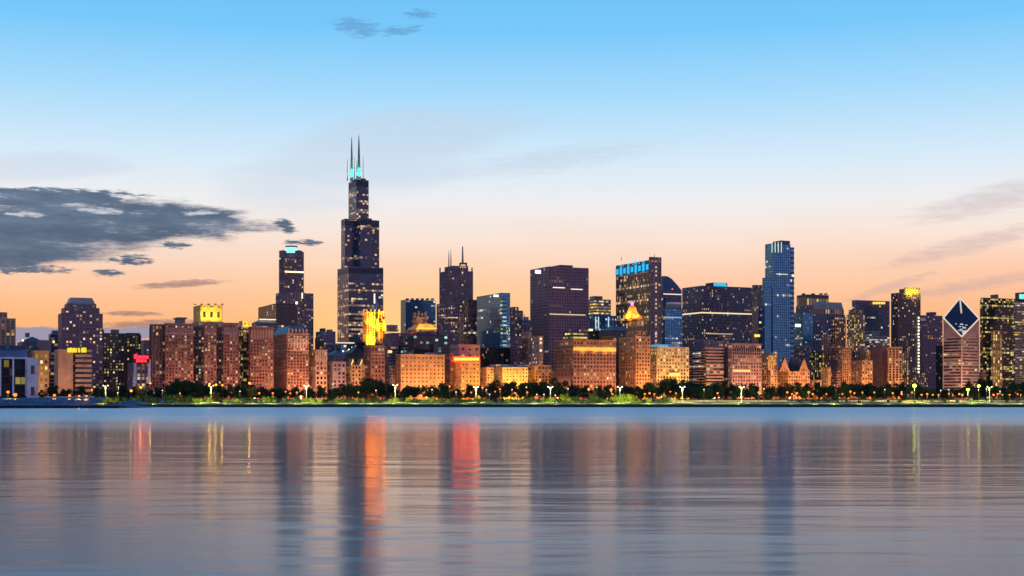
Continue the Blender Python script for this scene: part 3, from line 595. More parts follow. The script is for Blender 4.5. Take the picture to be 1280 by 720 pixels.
# ---- street wall between the mansard hotel and the brick tower
b = Bld('mansard_hotel', 'red brick hotel with a teal mansard roof and ornate pale stonework under it', 'hotel')
b.tier('wall', 340.5, 385.5, 418, 1752, 40, xc=359, sty='M', wall='redbrick', win=winmat(.2, .03, .9), bay=3.6, cornice=(.9, 1.5, 'pink')); zt_ = zr(b, 418)+1.2; C_, w_, d_ = b.C, b.w, b.d
mb = MB(); mb.prism(rect(C_, w_, d_), zt_, zat(407, C_.y), 0, True, rect(C_, w_, d_, 5)); mb.build('mansard_roof', W('teal'), b.root)
for i in range(6):
    mb = MB(); x = w_*(i+.5)/6; mb.box(C_+EX*(x-1)-EN*.2, EX*2, EN*3.5, zt_, zt_+5); mb.box(C_+EX*(x-1.3)-EN*.4, EX*2.6, EN*4, zt_+5, zt_+5.5); mb.build('dormer', W('pink'), b.root)
band(b, 'stone_course', zr(b, 438.5), zr(b, 437), W('pink'), .6, left=True)
for i in range(7):
    x = w_*(i+.2)/7; mb = MB(); z0 = zr(b, 434); z1 = zr(b, 421)-(3 if i % 2 else 0)
    mb.box(C_+EX*x-EN*.75, EX*w_*.045, EN*.7, z0, z1, 0, True); mb.box(C_+EX*(x+w_*.075)-EN*.75, EX*w_*.03, EN*.7, z0+4, z1-2, 0, True); mb.box(C_+EX*(x-.4)-EN*.8, EX*w_*.11, EN*.4, z1, z1+1.2, 0, True); mb.build('stone_ornament', W('stone'), b.root)
uplight(372, 437, 1751, 0, 2.2, (1, .6, .4), 12, zr(b, 424), root=b.root); uplight(382, 437, 1751, 0, 2.2, (1, .6, .4), 12, zr(b, 424), root=b.root)
for p in (345, 362, 375, 383): flood(p, 1750, 1.5, (1, .4, .2), 40, 28)
b = Bld('arcade_block', 'pale pink stone block with tall arched top windows next to the mansard hotel'); b.tier('wall', 385.5, 408.5, 438, 1750, 30, sty='M', wall='pink', win=winmat(.12, .03, 1), bay=5.2, fh=5.6, cornice=(.8, 1.2, 'pink'))
band(b, 'arch_course', zr(b, 450), zr(b, 448.6), W('pink'), .7); ribs(b, 'arch_pier', 6, zr(b, 449), zr(b, 439.5), W('stone'), 1.3, .6)
flood(391, 1750, 1.7, (1, .45, .2), 40, 24); flood(403, 1750, 1.6, (1, .45, .2), 40, 24)
b = Bld('rowhouse_block', 'mauve stone block with even rows of square windows beside the arched block'); b.tier('wall', 408.5, 432, 453, 1750, 24, sty='M', wall='mauve', win='dim', bay=4.6, fh=5, cornice=(.5, .8, 'pink')); flood(420, 1750, .9, (1, .45, .35), 36, 16)
b = Bld('gabled_hotel', 'orange stone front with two slanting lit gable lines below the dark rounded roof', 'hotel'); b.tier('wall', 431.5, 455.5, 456, 1748, 24, sty='M', wall='orange', win='hotel', bay=4, fh=4.6)
for x0, x1 in ((433, 444), (444, 455)):
    C, w, d = solve(x0, x1, 1750, 16); mb = MB(); z0 = zr(b, 456.3); z1 = zr(b, 448)
    P = [C, C+EX*w, C+EX*w+EN*d, C+EN*d]; a = C+EX*w*.6; c2 = a+EN*d
    V3 = lambda p, z: Vector((p.x, p.y, z))
    mb.quad([V3(P[0], z0), V3(P[1], z0), V3(a, z1)], [(0, 0)]*3); mb.quad([V3(P[1], z0), V3(P[2], z0), V3(c2, z1), V3(a, z1)]); mb.quad([V3(P[3], z0), V3(P[0], z0), V3(a, z1), V3(c2, z1)]); mb.quad([V3(P[2], z0), V3(P[3], z0), V3(c2, z1)], [(0, 0)]*3)
    g = mb.build('gable', W('orange'), b.root)
    mb = MB(); n_ = 8
    for q in range(n_): mb.box(C+EX*w*(.08+.5*q/n_)-EN*.5, EX*w*.05, EN*.45, z0+(z1-z0)*(q/n_)*.85-1, z0+(z1-z0)*(q/n_)*.85+1.2, 0, True)
    mb.build('gable_lights', glowmat('lamp', (1, .7, .25), 1.4), g)
flood(438, 1748, 1.6, AMB, 36, 16); flood(449, 1748, 1.7, AMB, 36, 16)
# ---- centre
b = Bld('slab_block', 'dull purple setback block with a pale roof edge beside the golden tower'); b.tier('tower', 481, 512, 416, 2060, 30, sty='M', wall='purple', win='dim'); b.block('pale_edge', 483, 498, 411.5, 414, 2100, 12, mat=W('pink')); b.tier('lower_wing', 481, 497, 432, 1960, 24, sty='H', wall='mauve', win='office'); b.block('lit_gable', 483, 497, 406, 411, 2300, 14, mat=W('pink'))
b = Bld('low_block', 'small dim block with a teal roof strip next to the plain orange brick hotel'); b.tier('wall', 480, 496, 457, 1770, 20, sty='M', wall='mauve', win='dim'); b.block('teal_strip', 481, 495, 454, 457.2, 1772, 10, mat=W('teal'))
b.block('lamp_box', 485, 490, 438, 441, 1900, 2, mat=glowmat('lamp', (1, .5, .15), 2))
b = Bld('office_tower', 'flat-topped blue-grey office tower behind the gold-lit roof', 'tower'); b.tier('tower', 501, 544.5, 374.5, 2640, 40, xc=507, sty='G', wall='navy', win=winmat(.03, .08, .8, 'white', 'blue'), bay=4.6); 
for i in range(6): b.block('parapet_block', 507+6.3*i, 511+6.3*i, 372.8, 374.8, 2642, 6, mat=W('navy'))
b = Bld('domed_office', 'dark masonry block under a gold-lit hipped roof edge with a columned lantern', 'building'); b.tier('tower', 508, 549, 411, 2100, 40, sty='M', wall='purple', win='dim', bay=4); C, w, d = hip(b, 'gold_roof', 510, 547.5, 404, 411.3, 2098, 34, 7, W('gold')); b.tier('lantern', 516, 534, 396, 2108, 16, yb=404, sty='V', wall='purple', win='dim', bay=3.4, fh=9)
for i in range(4): b.block('finial', 517+4.6*i, 518.2+4.6*i, 391-(i % 2)*2, 396.3, 2109, 2, mat=W('purple'))
for px in (514, 523, 532, 541): uplight(px, 412, 2097, 0, 16, (1, .62, .08), 9, zat(408, 2150), root=b.root)
b = Bld('glass_block', 'wide black glass block with a few scattered lights above the plain orange brick hotel'); b.tier('tower', 498.5, 563, 418.5, 1900, 40, xc=517, sty='G', wall='black', win=winmat(.035, .02, .9, 'cyan'), bay=4.5); b.block('plant_room', 541, 548, 430, 444, 1894, 5, mat=W('purple'))
b = Bld('commercial_hotel', 'broad plain orange brick hotel with an even grid of dark windows', 'hotel'); b.tier('wall', 495, 555.5, 443.5, O, 40, xc=501, sty='B', wall='orange', win=winmat(.08, .0, 1.0), bay=5.2, fh=5.0, cornice=(.6, 1, 'beige'), rooms=2)
for p in (499, 509, 519, 529, 539, 549): flood(p, O, 2.1, (1, .42, .16), 40, 26)
b = Bld('brick_gap_block', 'thin dark brick block squeezed between the plain orange hotel and the red-topped hotel'); b.tier('wall', 555.5, 566, 441, 1770, 20, sty='M', wall='darkbrick', win='dim')
b = Bld('granite_skyscraper', 'brown granite skyscraper with notched corners and thin roof masts', 'skyscraper')
DX = 2480
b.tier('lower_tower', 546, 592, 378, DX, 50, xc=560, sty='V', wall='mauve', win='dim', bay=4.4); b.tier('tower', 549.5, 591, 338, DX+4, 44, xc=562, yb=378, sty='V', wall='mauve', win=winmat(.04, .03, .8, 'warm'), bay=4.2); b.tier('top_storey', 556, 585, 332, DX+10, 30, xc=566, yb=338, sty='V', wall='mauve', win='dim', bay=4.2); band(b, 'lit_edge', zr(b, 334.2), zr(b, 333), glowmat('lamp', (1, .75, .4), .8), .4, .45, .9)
for x in (550, 561.5, 572, 590): b.block('corner_turret', x-.9, x+.9, 334.5, 341, DX+2, 4, mat=W('mauve'))
b.block('penthouse', 574, 584, 328, 333, DX+22, 10, mat=W('purple')); b.block('lit_penthouse', 576, 582, 330.5, 332.6, DX+14, 3, mat=glowmat('lamp', (1, .62, .1), .8))
for px, y in ((561, 313), (563.6, 312)): b.mast(px, y, 333, DX, 1.1, back=24)
b.mast(578.3, 308, 329, DX, 1.9, back=34, taper=.5); band(b, 'lit_edge', zr(b, 333.8), zr(b, 333), W('mauve'), .2)
b.tier('lit_storey', 549, 577.5, 392, DX-10, 10, yb=398, sty='H', wall='mauve', win='busy', bay=4)
b = Bld('slim_tower', 'very slim pinkish tower standing before the brown granite skyscraper', 'tower'); b.tier('tower', 572.5, 579, 392, 1960, 9, sty='V', wall='pink', win='dim', bay=4); flood(576, 1960, .5, PINK, 30, 60)
b = Bld('pediment_building', 'pinkish stone block with a round window, right behind the red-topped hotel'); b.tier('wall', 563, 600, 431, 1800, 30, sty='B', wall='pink', win='dim', bay=10, fh=8, cornice=(.5, .8, 'pink')); flood(568, 1800, .7, PINK, 30, 30); flood(590, 1800, .7, PINK, 30, 30)
c = b.C+EX*b.w*.5-EN*.6; mb = MB()
for k in range(20):
    a0, a1 = 2*math.pi*k/20, 2*math.pi*(k+1)/20; zc = zr(b, 438); q = lambda r, a: c+EX*r*math.cos(a)+Vector((0, 0, zc+r*math.sin(a)))
    mb.quad([q(2.6, a0), q(3.6, a0), q(3.6, a1), q(2.6, a1)]); mb.quad([q(3.6, a0), q(3.6, a0)+EN*.6, q(3.6, a1)+EN*.6, q(3.6, a1)])
mb.build('round_window', W('stone'), b.root)
b = Bld('black_slab', 'black windowless-looking slab tower touching the blue glass tower', 'tower'); b.tier('tower', 577.5, 597.5, 374.5, 2150, 24, sty='G', wall='black', win='dark', bay=4)
b = Bld('blue_glass_tower', 'sheer blue glass tower with a slanting roofline and lit floors up one corner', 'tower')
b.tier('tower', 596, 637.5, 366, 1960, 80, xc=627, sty='G', wall='blue', win=winmat(.008, .022, .9, 'white', 'blue', .12, 9, 1.0), bay=3.6); 
b.tier('lit_corner', 625.5, 633, 373, 1952, 7, yb=434, sty='H', wall='blue', win=winmat(.5, .3, .8, 'cyan', 'dark'), bay=4, fh=5.5)
C = b.root.location; b.tier('podium', 596.5, 641, 434, 1900, 40, sty='G', wall='black', win=winmat(.06, .04, .8)); b.block('roof_sign', 617, 623, 368.5, 370.8, 1941, 1.5, mat=glowmat('lamp', (.9, .95, 1), 3.0))
b = Bld('red_topped_hotel', 'amber-lit hotel with a blazing red neon band along its roof', 'hotel'); b.tier('wall', 566.5, 599.5, 452, O, 26, sty='B', wall='orange', win=winmat(.2, .1, 1, 'yellow'), bay=5, fh=4.8)
b.block('neon_band', 566.5, 599.5, 445.5, 452, O-1.2, 6, mat=glowmat('neon_red', (1, .012, .006), 12))
for i in range(8): b.block('neon_sign', 568+3.9*i, 571+3.9*i, 447.3, 450.3, O-1.9, .5, mat=glowmat('neon_amber', (1, .2, .012), 9))
for p in (571, 583, 595): flood(p, O, 2.3, (1, .38, .05), 36, 18)
b = Bld('low_block', 'narrow dull pink block between the red-topped hotel and the golden low hotel'); b.tier('wall', 599.5, 616.5, 459, O, 22, sty='M', wall='pink', win='dim', bay=4); flood(608, O, .8, PINK, 36, 16)
b = Bld('golden_hotel', 'low hotel lit solid gold with a pale blue strip along its roof', 'hotel'); b.tier('wall', 616, 660, 458.5, O, 30, sty='B', wall='stone', win=winmat(.35, .0, .8, 'yellow'), bay=4.4, fh=4.4, rooms=1); b.block('roof_strip', 612, 661, 455.6, 457.6, O+8, 20, mat=wallmat('blue_roof', (.35, .42, .62), .5))
for p in (620, 630, 641, 652): flood(p, O, 5.2, (1, .42, .03), 36, 16)
b = Bld('stepped_tower', 'faint lilac tower with a stepped top just beside the great purple slab', 'tower'); b.tier('tower', 636, 653.5, 388, 2420, 26, sty='V', wall='mauve', win='dim'); b.tier('upper_storey', 636.5, 648, 383.5, 2424, 18, yb=388, sty='V', wall='mauve', win='dim'); b.tier('side_wing', 652, 664, 400, 2400, 18, sty='M', wall='slate', win='office'); b.block('lit_roof_box', 654, 661, 396, 400.3, 2404, 8, mat=W('steel')); b.mast(655.3, 391, 396, 2404, .7, back=6)
b = Bld('twin_block', 'dusky stone block with one pale pink bay, in front of the great purple slab'); b.tier('wall', 638, 653, 421, 1862, 22, sty='M', wall='purple', win='dim', bay=4); b.tier('pale_bay', 651.5, 664, 415, 1856, 24, sty='V', wall='pink', win='dim', bay=4, cornice=(.4, .8, 'pink')); flood(658, 1856, .55, PINK, 30, 50)
b = Bld('narrow_block', 'narrow pinkish block with gold windows at the foot of the great purple slab'); b.tier('wall', 664, 678.5, 420, 1800, 22, sty='M', wall='pink', win=winmat(.35, .05, 1.2), bay=4.6, fh=5); flood(671, 1800, 1.1, PINK, 32, 46)
b = Bld('purple_slab_tower', 'great dark purple slab tower with two plain faces and a white roof corner light', 'skyscraper')
b.tier('tower', 663, 735.5, 333, 2000, 60, xc=686, sty='M', wall='purple', win=winmat(.01, .045, .75, 'white', 'purple', .2, 7), bay=4.0, fh=4.4); b.block('corner_lamp', 669, 676, 337.5, 341.5, 2010, 1, mat=glowmat('lamp', (.95, .9, 1), 2.6)); b.block('plant_room', 690, 716, 331, 333.3, 2018, 26, mat=W('purple'))
band(b, 'lit_floor', zr(b, 393.2), zr(b, 392), glowmat('lamp', (1, .72, .38), .8), .5, .02, .92); band(b, 'lit_strip', zr(b, 359.7), zr(b, 358.5), glowmat('lamp', (1, .8, .6), 1.2), .5, .1, .4)
band(b, 'lit_strip', zr(b, 361), zr(b, 359.8), glowmat('lamp', (1, .8, .6), 1.2), .5, .55, .85)
b = Bld('podium_block', 'dark podium with a band of yellow windows at the foot of the great purple slab'); b.tier('wall', 704, 734, 414, 1880, 20, sty='H', wall='black', win=winmat(.5, .3, 1, 'yellow'), bay=5, fh=5)
b = Bld('office_tower', 'distant office tower striped by fully lit floors, over a blue glass block', 'tower'); b.tier('tower', 733, 763.5, 374, 2560, 30, sty='H', wall='slate', win=winmat(.45, .4, 1.0, 'yellow'), bay=5, fh=5.6); b.tier('upper_storey', 737, 753, 370, 2566, 20, yb=374, sty='H', wall='slate', win='dim')
b = Bld('blue_block', 'blue glass block with bright vertical slots below the tower of lit floors'); b.tier('wall', 733, 772, 394, 2300, 30, sty='V', wall='blue', win=winmat(.12, .05, .9, 'cyan', 'blue'), bay=6); 
for x in (744, 747.5, 760): b.block('lit_slot', x, x+1.3, 396, 411, 2298, 1, mat=glowmat('lamp', (.75, .9, .9), .8))
b.block('lit_panel', 734, 741, 411, 413.5, 2240, 2, mat=glowmat('lamp', (1, .82, .45), 1.4)); b.block('lit_panel', 756, 764, 411, 413.5, 2240, 2, mat=glowmat('lamp', (1, .82, .45), 1.4))
b = Bld('black_block', 'black flat-roofed block between the gold-banded hall and the beehive-topped tower'); b.tier('wall', 752, 776, 418, 1860, 34, sty='G', wall='black', win='dark'); b.tier('rear_wing', 733, 794, 413, 2000, 40, sty='G', wall='black', win='dark'); hip(b, 'roof', 746, 794, 407, 413, 2000, 40, 14, W('slate'))
b = Bld('gold_banded_hall', 'wide brown terracotta office block with a glowing gold frieze under its cornice')
b.tier('wall', 694.5, 769.5, 425.5, O, 50, sty='M', wall='brick', win='brown', bay=4.6, fh=4.8, cornice=(1.2, 1.4, 'orange')); band(b, 'gold_frieze', zr(b, 439), zr(b, 433), W('gold'), .7); ribs(b, 'frieze_window', 22, zr(b, 437.6), zr(b, 434.2), glowmat('lamp', (1, .55, .08), 1.1), 1.5, .85, .02, .98)
band(b, 'belt_course', zr(b, 455.6), zr(b, 454.6), W('pink'), .6)
for p in (700, 714, 728, 742, 756, 766): flood(p, O, 1.25, (1, .4, .16), 42, 26); uplight(p, 444, O, 0, 8.0, (1, .5, .06), 7, zr(b, 436), root=b.root, ang=100)
b = Bld('low_block', 'low purple-brown block with lit lower windows beside the golden low hotel'); b.tier('wall', 660, 689, 457, O, 20, sty='M', wall='brick', win='hotel', bay=4.4, cornice=(.5, .8, 'beige')); flood(672, O, 1.0, AMB, 34, 14); flood(683, O, 1.0, AMB, 34, 14)
b = Bld('gallery_house', 'small reddish house front standing low before the gold-banded hall'); b.tier('wall', 689, 713, 464, 1715, 16, sty='B', wall='redbrick', win='dim', bay=5, fh=7, cornice=(.5, .8, 'redbrick')); flood(701, 1715, 1.2, (1, .3, .2), 30, 12)
# ---- blue-topped tower, beehive tower and their neighbours
b = Bld('blue_topped_tower', 'tall slab tower busy with lit offices under a bright blue light band', 'skyscraper')
b.tier('tower', 770, 826.5, 325, 2060, 60, xc=812, sty='G', wall='bronze', win=winmat(.12, .26, .85, 'warm'), bay=3.8, fh=4.4); b.tier('service_core', 811.5, 826.5, 321, 2057, 30, xc=813, sty='V', wall='mauve', win='dim', bay=6)
BL = glowmat('blue_light', (.01, .42, .75), 1.15)
# the light band runs round the south face
d = b.d
S0 = solve(770, 826.5, 2060, 60, 812); C, w, d = S0
mb = MB(); z0, z1 = zat(339, C.y), zat(327.5, C.y); mb.box(C-EX*.6, EX*.6, EN*d, z0, z1, 0, True); mb.build('light_band', wallmat('band_back', (.03, .12, .2), .4), b.root)
for i in range(9):
    mb = MB(); y = d*(i+.5)/9; mb.box(C+EN*(y-d*.034)-EX*1.1, EX*.45, EN*d*.068, z0+(1 if i % 2 else 2.5), z1-(.6 if i % 2 else 3), 0, True); mb.build('light_panel', BL, b.root)
for i in range(4):
    mb = MB(); y = d*(i*2+1.5)/9; mb.box(C+EN*(y-d*.03)-EX*1.1, EX*.45, EN*d*.06, z1+.5, z1+3.5, 0, True); mb.build('light_panel', BL, b.root)
mb = MB(); mb.box(C+EN*d*.3-EX*1, EX*.5, EN*d*.3, z1+2.6, z1+6.0, 0, True); mb.build('roof_sign', glowmat('lamp', (.7, .8, .85), .8), b.root)
b.mast(818, 317, 321.5, 2070, .6, back=8); b.mast(777, 320.5, 325.5, 2130, .6, back=8)
mb = MB(); C2 = b.C
for i in range(26):
    if i % 4 == 3: continue
    z = zat(335+i*5.1, C2.y); f_ = C2+EX*b.w*.5-EN*1.0; mb.box(f_-EX*.9, EX*1.8, EN*.4, z, z+3, 0, True)
mb.build('stair_lights', glowmat('lamp', (1, .72, .36), .8), b.root)
b = Bld('beehive_tower', 'orange stone tower whose pyramid top is floodlit gold under a violet beacon', 'tower')
b.tier('lower_tower', 774, 812.5, 421.5, O, 44, sty='M', wall='orange', win=winmat(.14, .03, 1), bay=4.4, fh=4.6, cornice=(.7, 1.1, 'beige')); b.tier('middle_tower', 783, 807, 413, O+5, 28, yb=421.5, sty='M', wall='orange', win='hotel', bay=4); b.tier('shaft', 786, 804, 400, O+8, 22, yb=413, sty='V', wall='orange', win='dim', bay=3.6, fh=8); b.tier('gallery', 781, 803.5, 397.5, O+5, 28, yb=400.3, sty='B', wall='brick', win='dim', bay=4, fh=4)
C, w, d = solve(779, 801.5, O+6, 25); mid = C+EX*w/2+EN*d/2; zg = zat(397.5, C.y); zt = zat(381.5, C.y)
P = lambda f: [mid-EX*w/2*f-EN*d/2*f, mid+EX*w/2*f-EN*d/2*f, mid+EX*w/2*f+EN*d/2*f, mid-EX*w/2*f+EN*d/2*f]
mb = MB(); prof = [(1, 0), (.86, .22), (.62, .45), (.5, .65), (.42, .82), (.28, 1)]
for (f0, h0), (f1, h1) in zip(prof, prof[1:]): mb.prism(P(f0), zg+(zt-zg)*h0, zg+(zt-zg)*h1, 0, True, P(f1))
mb.build('pyramid_top', W('gold'), b.root)
mb = MB(); mb.lathe(mid, [(1.5, zt), (1.2, zt+1.2), (2.0, zt+1.4), (2.1, zt+4), (1.0, zt+5.5), (0, zt+6.8)], 12); mb.build('beacon', glowmat('beacon', (.62, .22, 1), 1.6), b.root)
for x in (779, 801.5):
    m2 = MB(); c2 = solve(x-1, x+1, O+5, 3)[0]; m2.lathe(c2, [(1, zg), (.8, zg+3), (0, zg+4.5)], 8); m2.build('corner_urn', W('orange'), b.root)
for px in (783, 790, 797): uplight(px, 397.2, O+2, 0, 50, (1, .5, .03), 6, zg+8, root=b.root, ang=150)
lp = mid-EX*(w/2+5); light('crown_lamp', 'SPOT', (lp.x, lp.y, zg+.5), 16*45*FLK, (1, .5, .03), .6, (mid.x, mid.y, zg+8), 140, b.root)
for p in (778, 790, 803, 810): flood(p, O, 2.0, (1, .38, .14), 42, 34)
uplight(794, 420, O+4, 0, 1.4, (1, .42, .22), 16, zat(405, 1750), root=b.root)
b = Bld('sloped_glass_tower', 'dark green-blue glass tower with its roof sliced down to one side', 'tower')
C, w, d = solve(826, 852, 2330, 40, 829); b.at(C); mb = MB(); P = rect(C, w, d); zl, zh = zat(362, C.y), zat(345, C.y)
facade(mb, P, GZ, zl, 'G', 4, 4.4); mb.build('tower', [W('blue'), winmat(.015, .06, .8, 'white', 'navy'), W('roof')], b.root)
mb = MB(); prof = [(0, zh), (.22, zh), (.45, zh-4), (.75, zh-14), (1, zl)]
f0 = [C+EX*w*a for a, z in prof]
for side, rev in ((0, False), (d, True)):
    pts = [Vector((*(C+EN*side).xy, zl-.1))]+[Vector((*(f+EN*side).xy, z)) for f, (a, z) in zip(f0, prof)]
    mb.quad(pts if rev else pts[::-1], [(.5, .5)]*len(pts))
for (a, z), (a1, z1) in zip(prof, prof[1:]):
    p, q = C+EX*w*a, C+EX*w*a1; mb.quad([Vector((*p.xy, z)), Vector((*q.xy, z1)), Vector((*(q+EN*d).xy, z1)), Vector((*(p+EN*d).xy, z))])
p, q = C, C+EN*d; mb.quad([Vector((*q.xy, zl)), Vector((*p.xy, zl)), Vector((*p.xy, zh)), Vector((*q.xy, zh))])
mb.build('sliced_top', W('blue'), b.root); b.C, b.w, b.d = C, w, d; band(b, 'lit_floor', zat(368, C.y), zat(366.8, C.y), glowmat('lamp', (1, .85, .65), 1.0), .4)
b.block('roof_lamp', 839.6, 841.2, 360.5, 362, 2320, 1, mat=glowmat('lamp_red', (1, .1, .1), 2))
b = Bld('blue_glass_block', 'pale blue glass block with a white top in front of the sliced glass tower'); b.tier('tower', 829, 853, 385, 2160, 24, xc=831, sty='G', wall='blue', win=winmat(.03, .05, .8, 'white', 'blue'), bay=4); b.block('head_storey', 832, 852, 380, 385, 2164, 16, mat=W('steel')); b.block('white_top', 833, 851, 377.5, 380.2, 2166, 14, mat=wallmat('pav_white', (.75, .74, .78), .5)); b.block('lit_edge', 830, 852, 395.8, 397, 2158, 2, mat=glowmat('lamp', (.5, .7, 1), .6))
b = Bld('amber_hotel', 'boxy hotel front washed amber with blue-white roof strips', 'hotel'); b.tier('wall', 811.5, 861, 434, 1760, 40, xc=821, sty='M', wall='stone', win=winmat(.25, .12, 1, 'yellow'), bay=4.6, fh=4.6, cornice=(.5, .8, 'stone')); b.block('blue_roof_strip', 814, 835, 430.5, 434.2, 1768, 20, mat=glowmat('strip_blue', (.1, .5, .8), .7)); b.block('white_roof_box', 835, 849, 430, 434.2, 1772, 18, mat=wallmat('pav_white', (.75, .74, .78), .5))
for p in (824, 834, 846, 856): flood(p, 1760, 3.4, (1, .42, .08), 42, 26)
b.block('lit_canopy', 836, 850, 466, 470, 1756, 3, mat=glowmat('lamp', (1, .62, .1), 1.0))
b = Bld('wide_office_tower', 'very wide dark office slab with a pale lit line across both faces', 'skyscraper')
DW = 2150
b.tier('tower', 853, 939.5, 357, DW, 60, xc=877, sty='M', wall='slate', win=winmat(.07, .14, .85, 'warm', 'purple', .2, 6), bay=3.8, fh=4.4); b.tier('penthouse', 882, 909, 353, DW+12, 24, yb=357, sty='B', wall='black', win='dark'); b.block('blue_sign', 892, 908, 353.2, 357.6, DW+10.6, 1, mat=glowmat('blue_light', (.02, .5, .75), 1.1)); 
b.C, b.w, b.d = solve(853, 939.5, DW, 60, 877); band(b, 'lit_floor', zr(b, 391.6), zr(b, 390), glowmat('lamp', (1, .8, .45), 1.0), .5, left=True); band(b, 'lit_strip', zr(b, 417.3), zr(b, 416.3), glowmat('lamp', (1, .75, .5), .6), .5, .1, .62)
b = Bld('white_tower', 'pale far tower with a notched top beside the tall blue glass tower', 'tower'); b.tier('tower', 939, 953.5, 360, 2700, 20, sty='V', wall='grey', win='dim', bay=5)
for x in (940.2, 944, 948.5): b.block('notch_block', x, x+2.3, 356, 360.3, 2702, 8, mat=W('grey'))
b = Bld('navy_block', 'flat navy block between the wide slab and the tall blue glass tower'); b.tier('tower', 938.5, 955, 375, 2360, 24, sty='G', wall='navy', win=winmat(.03, .03, 1, 'yellow', 'navy'), bay=4)
b.block('lit_panel', 943, 950, 418, 421, 2200, 2, mat=glowmat('lamp', (1, .78, .1), 1.2)); b.block('lit_panel', 949, 951.5, 402, 404, 2300, 2, mat=glowmat('lamp', (1, .78, .1), 1.6))
b = Bld('tall_blue_tower', 'tall slender blue glass tower with pale upright fins glowing at its top', 'skyscraper')
DL = 2040; wL = winmat(.012, .035, .8, 'white', 'blue', .1, 5, .9)
b.tier('tower', 956.5, 988, 304, DL, 30, xc=966, sty='G', wall='blue', win=wL, bay=3.6, fh=4.2); b.tier('low_bay', 953, 964, 347, DL-4, 26, xc=956, sty='G', wall='blue', win=wL, bay=3.6); b.tier('side_bay', 986, 992.5, 309, DL+6, 20, xc=987, sty='H', wall='blue', win=wL, bay=3.6, fh=8)
b.C, b.w, b.d = solve(956.5, 988, DL, 30, 966); b.block('head_storey', 966, 987.5, 300.5, 304.1, DL+.6, 22, mat=W('blue'))
for i in range(4): b.block('lit_fin', 964.5+3.9*i, 965.6+3.9*i, 302.5, 315.5, DL-1, .6, mat=glowmat('lamp_pale', (.8, .95, .6), .75))
band(b, 'lit_strip', zr(b, 342.7), zr(b, 341.8), glowmat('lamp', (1, .85, .65), .9), .4, .2, .85)
# ---- towers past the tall blue one
b = Bld('pilaster_tower', 'far tower crowned by a row of lit pilasters and a dark flat cap', 'tower'); b.tier('tower', 995, 1036, 382, 2560, 34, sty='M', wall='slate', win='dim'); b.tier('pilaster_storey', 996, 1035.5, 371.5, 2562, 32, yb=382, sty='V', wall='beige', win=winmat(.3, .2, .9, 'yellow'), bay=8, fh=14); b.block('cap', 996, 1036, 368, 371.8, 2561, 34, mat=W('bronze'))
for x in (1002, 1014, 1024, 1030): b.block('roof_vent', x, x+3, 366.5, 368.2, 2570, 8, mat=W('bronze'))
b = Bld('blue_block', 'blue glass block with one bright white lamp panel beside the vault-roofed tower'); b.tier('tower', 991, 1016, 390, 2240, 30, sty='G', wall='blue', win=winmat(.05, .05, .8, 'white', 'blue'), bay=4); b.block('lamp_panel', 994, 1001, 405, 408.5, 2210, 1.5, mat=glowmat('lamp', (.95, .95, .9), 2.2)); b.tier('lower_wing', 988, 1012, 432, 2140, 24, sty='M', wall='mauve', win='dim')
b = Bld('vaulted_tower', 'blue-grey tower under a hipped slate roof with a lit cornice and a reddish side bay', 'tower'); b.tier('tower', 1014, 1056, 392, 2260, 36, xc=1017, sty='M', wall='slate', win=winmat(.08, .06, .8, 'white', 'navy'), bay=4); b.tier('head_storey', 1014.5, 1054.5, 385, 2262, 34, xc=1017, yb=392, sty='V', wall='beige', win='busy', bay=5, fh=8); hip(b, 'roof', 1016, 1054, 377, 385, 2262, 34, 12, W('steel'), xc=1018); b.tier('red_bay', 1038, 1057, 396, 2250, 12, sty='V', wall='redbrick', win=winmat(.3, .05, .8), bay=5)
b = Bld('stone_tower', 'pink stone tower with lit window stripes in front of the dark gold-lettered block', 'tower'); b.tier('tower', 1058.5, 1081, 393, 2050, 22, xc=1065, sty='V', wall='pink', win=winmat(.3, .03, .9, 'yellow'), bay=4); b.tier('upper_storey', 1061, 1079, 387, 2053, 16, xc=1065, yb=393, sty='V', wall='pink', win='dim', bay=4); flood(1073, 2050, .5, PINK, 40, 90)
b = Bld('dark_office_block', 'dark blue office block with a short gold sign of upright strokes at its top'); b.tier('tower', 1065, 1112, 375, 2280, 40, xc=1070, sty='G', wall='navy', win=winmat(.008, .02, .8, 'white', 'navy'), bay=4)
for i in range(8): b.block('sign_stroke', 1091+2*i, 1092.3+2*i, 377.3, 380.2, 2276, 1, mat=glowmat('lamp', (1, .68, .1), 1.6))
b = Bld('terraced_block', 'low stepped pale block with white lit terraces below the dark gold-lettered block'); b.tier('wall', 1080, 1112, 420, 2120, 24, sty='H', wall='steel', win=winmat(.3, .3, .9, 'white'), bay=5); b.tier('upper_storey', 1082, 1100, 414, 2126, 16, yb=420, sty='H', wall='steel', win='office', bay=5)
b = Bld('yellow_crowned_tower', 'dark apartment tower with a floodlit yellow crown and a string of corner lights', 'tower')
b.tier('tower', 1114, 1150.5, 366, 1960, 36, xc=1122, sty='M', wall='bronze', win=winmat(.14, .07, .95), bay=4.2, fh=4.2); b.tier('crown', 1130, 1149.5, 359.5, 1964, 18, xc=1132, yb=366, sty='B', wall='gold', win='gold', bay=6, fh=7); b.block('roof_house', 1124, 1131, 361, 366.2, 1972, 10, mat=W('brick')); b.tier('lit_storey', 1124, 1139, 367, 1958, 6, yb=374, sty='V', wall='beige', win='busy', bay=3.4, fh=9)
for px in (1134, 1140, 1146): uplight(px, 366, 1962, 0, 16, (1, .66, .05), 8, zat(362, 2160), root=b.root, ang=150)
for i in range(20): b.block('corner_light', 1147.2, 1149.4, 396+4*i, 398.3+4*i, 1957, .8, mat=glowmat('lamp', (1, .88, .55), 1.5))
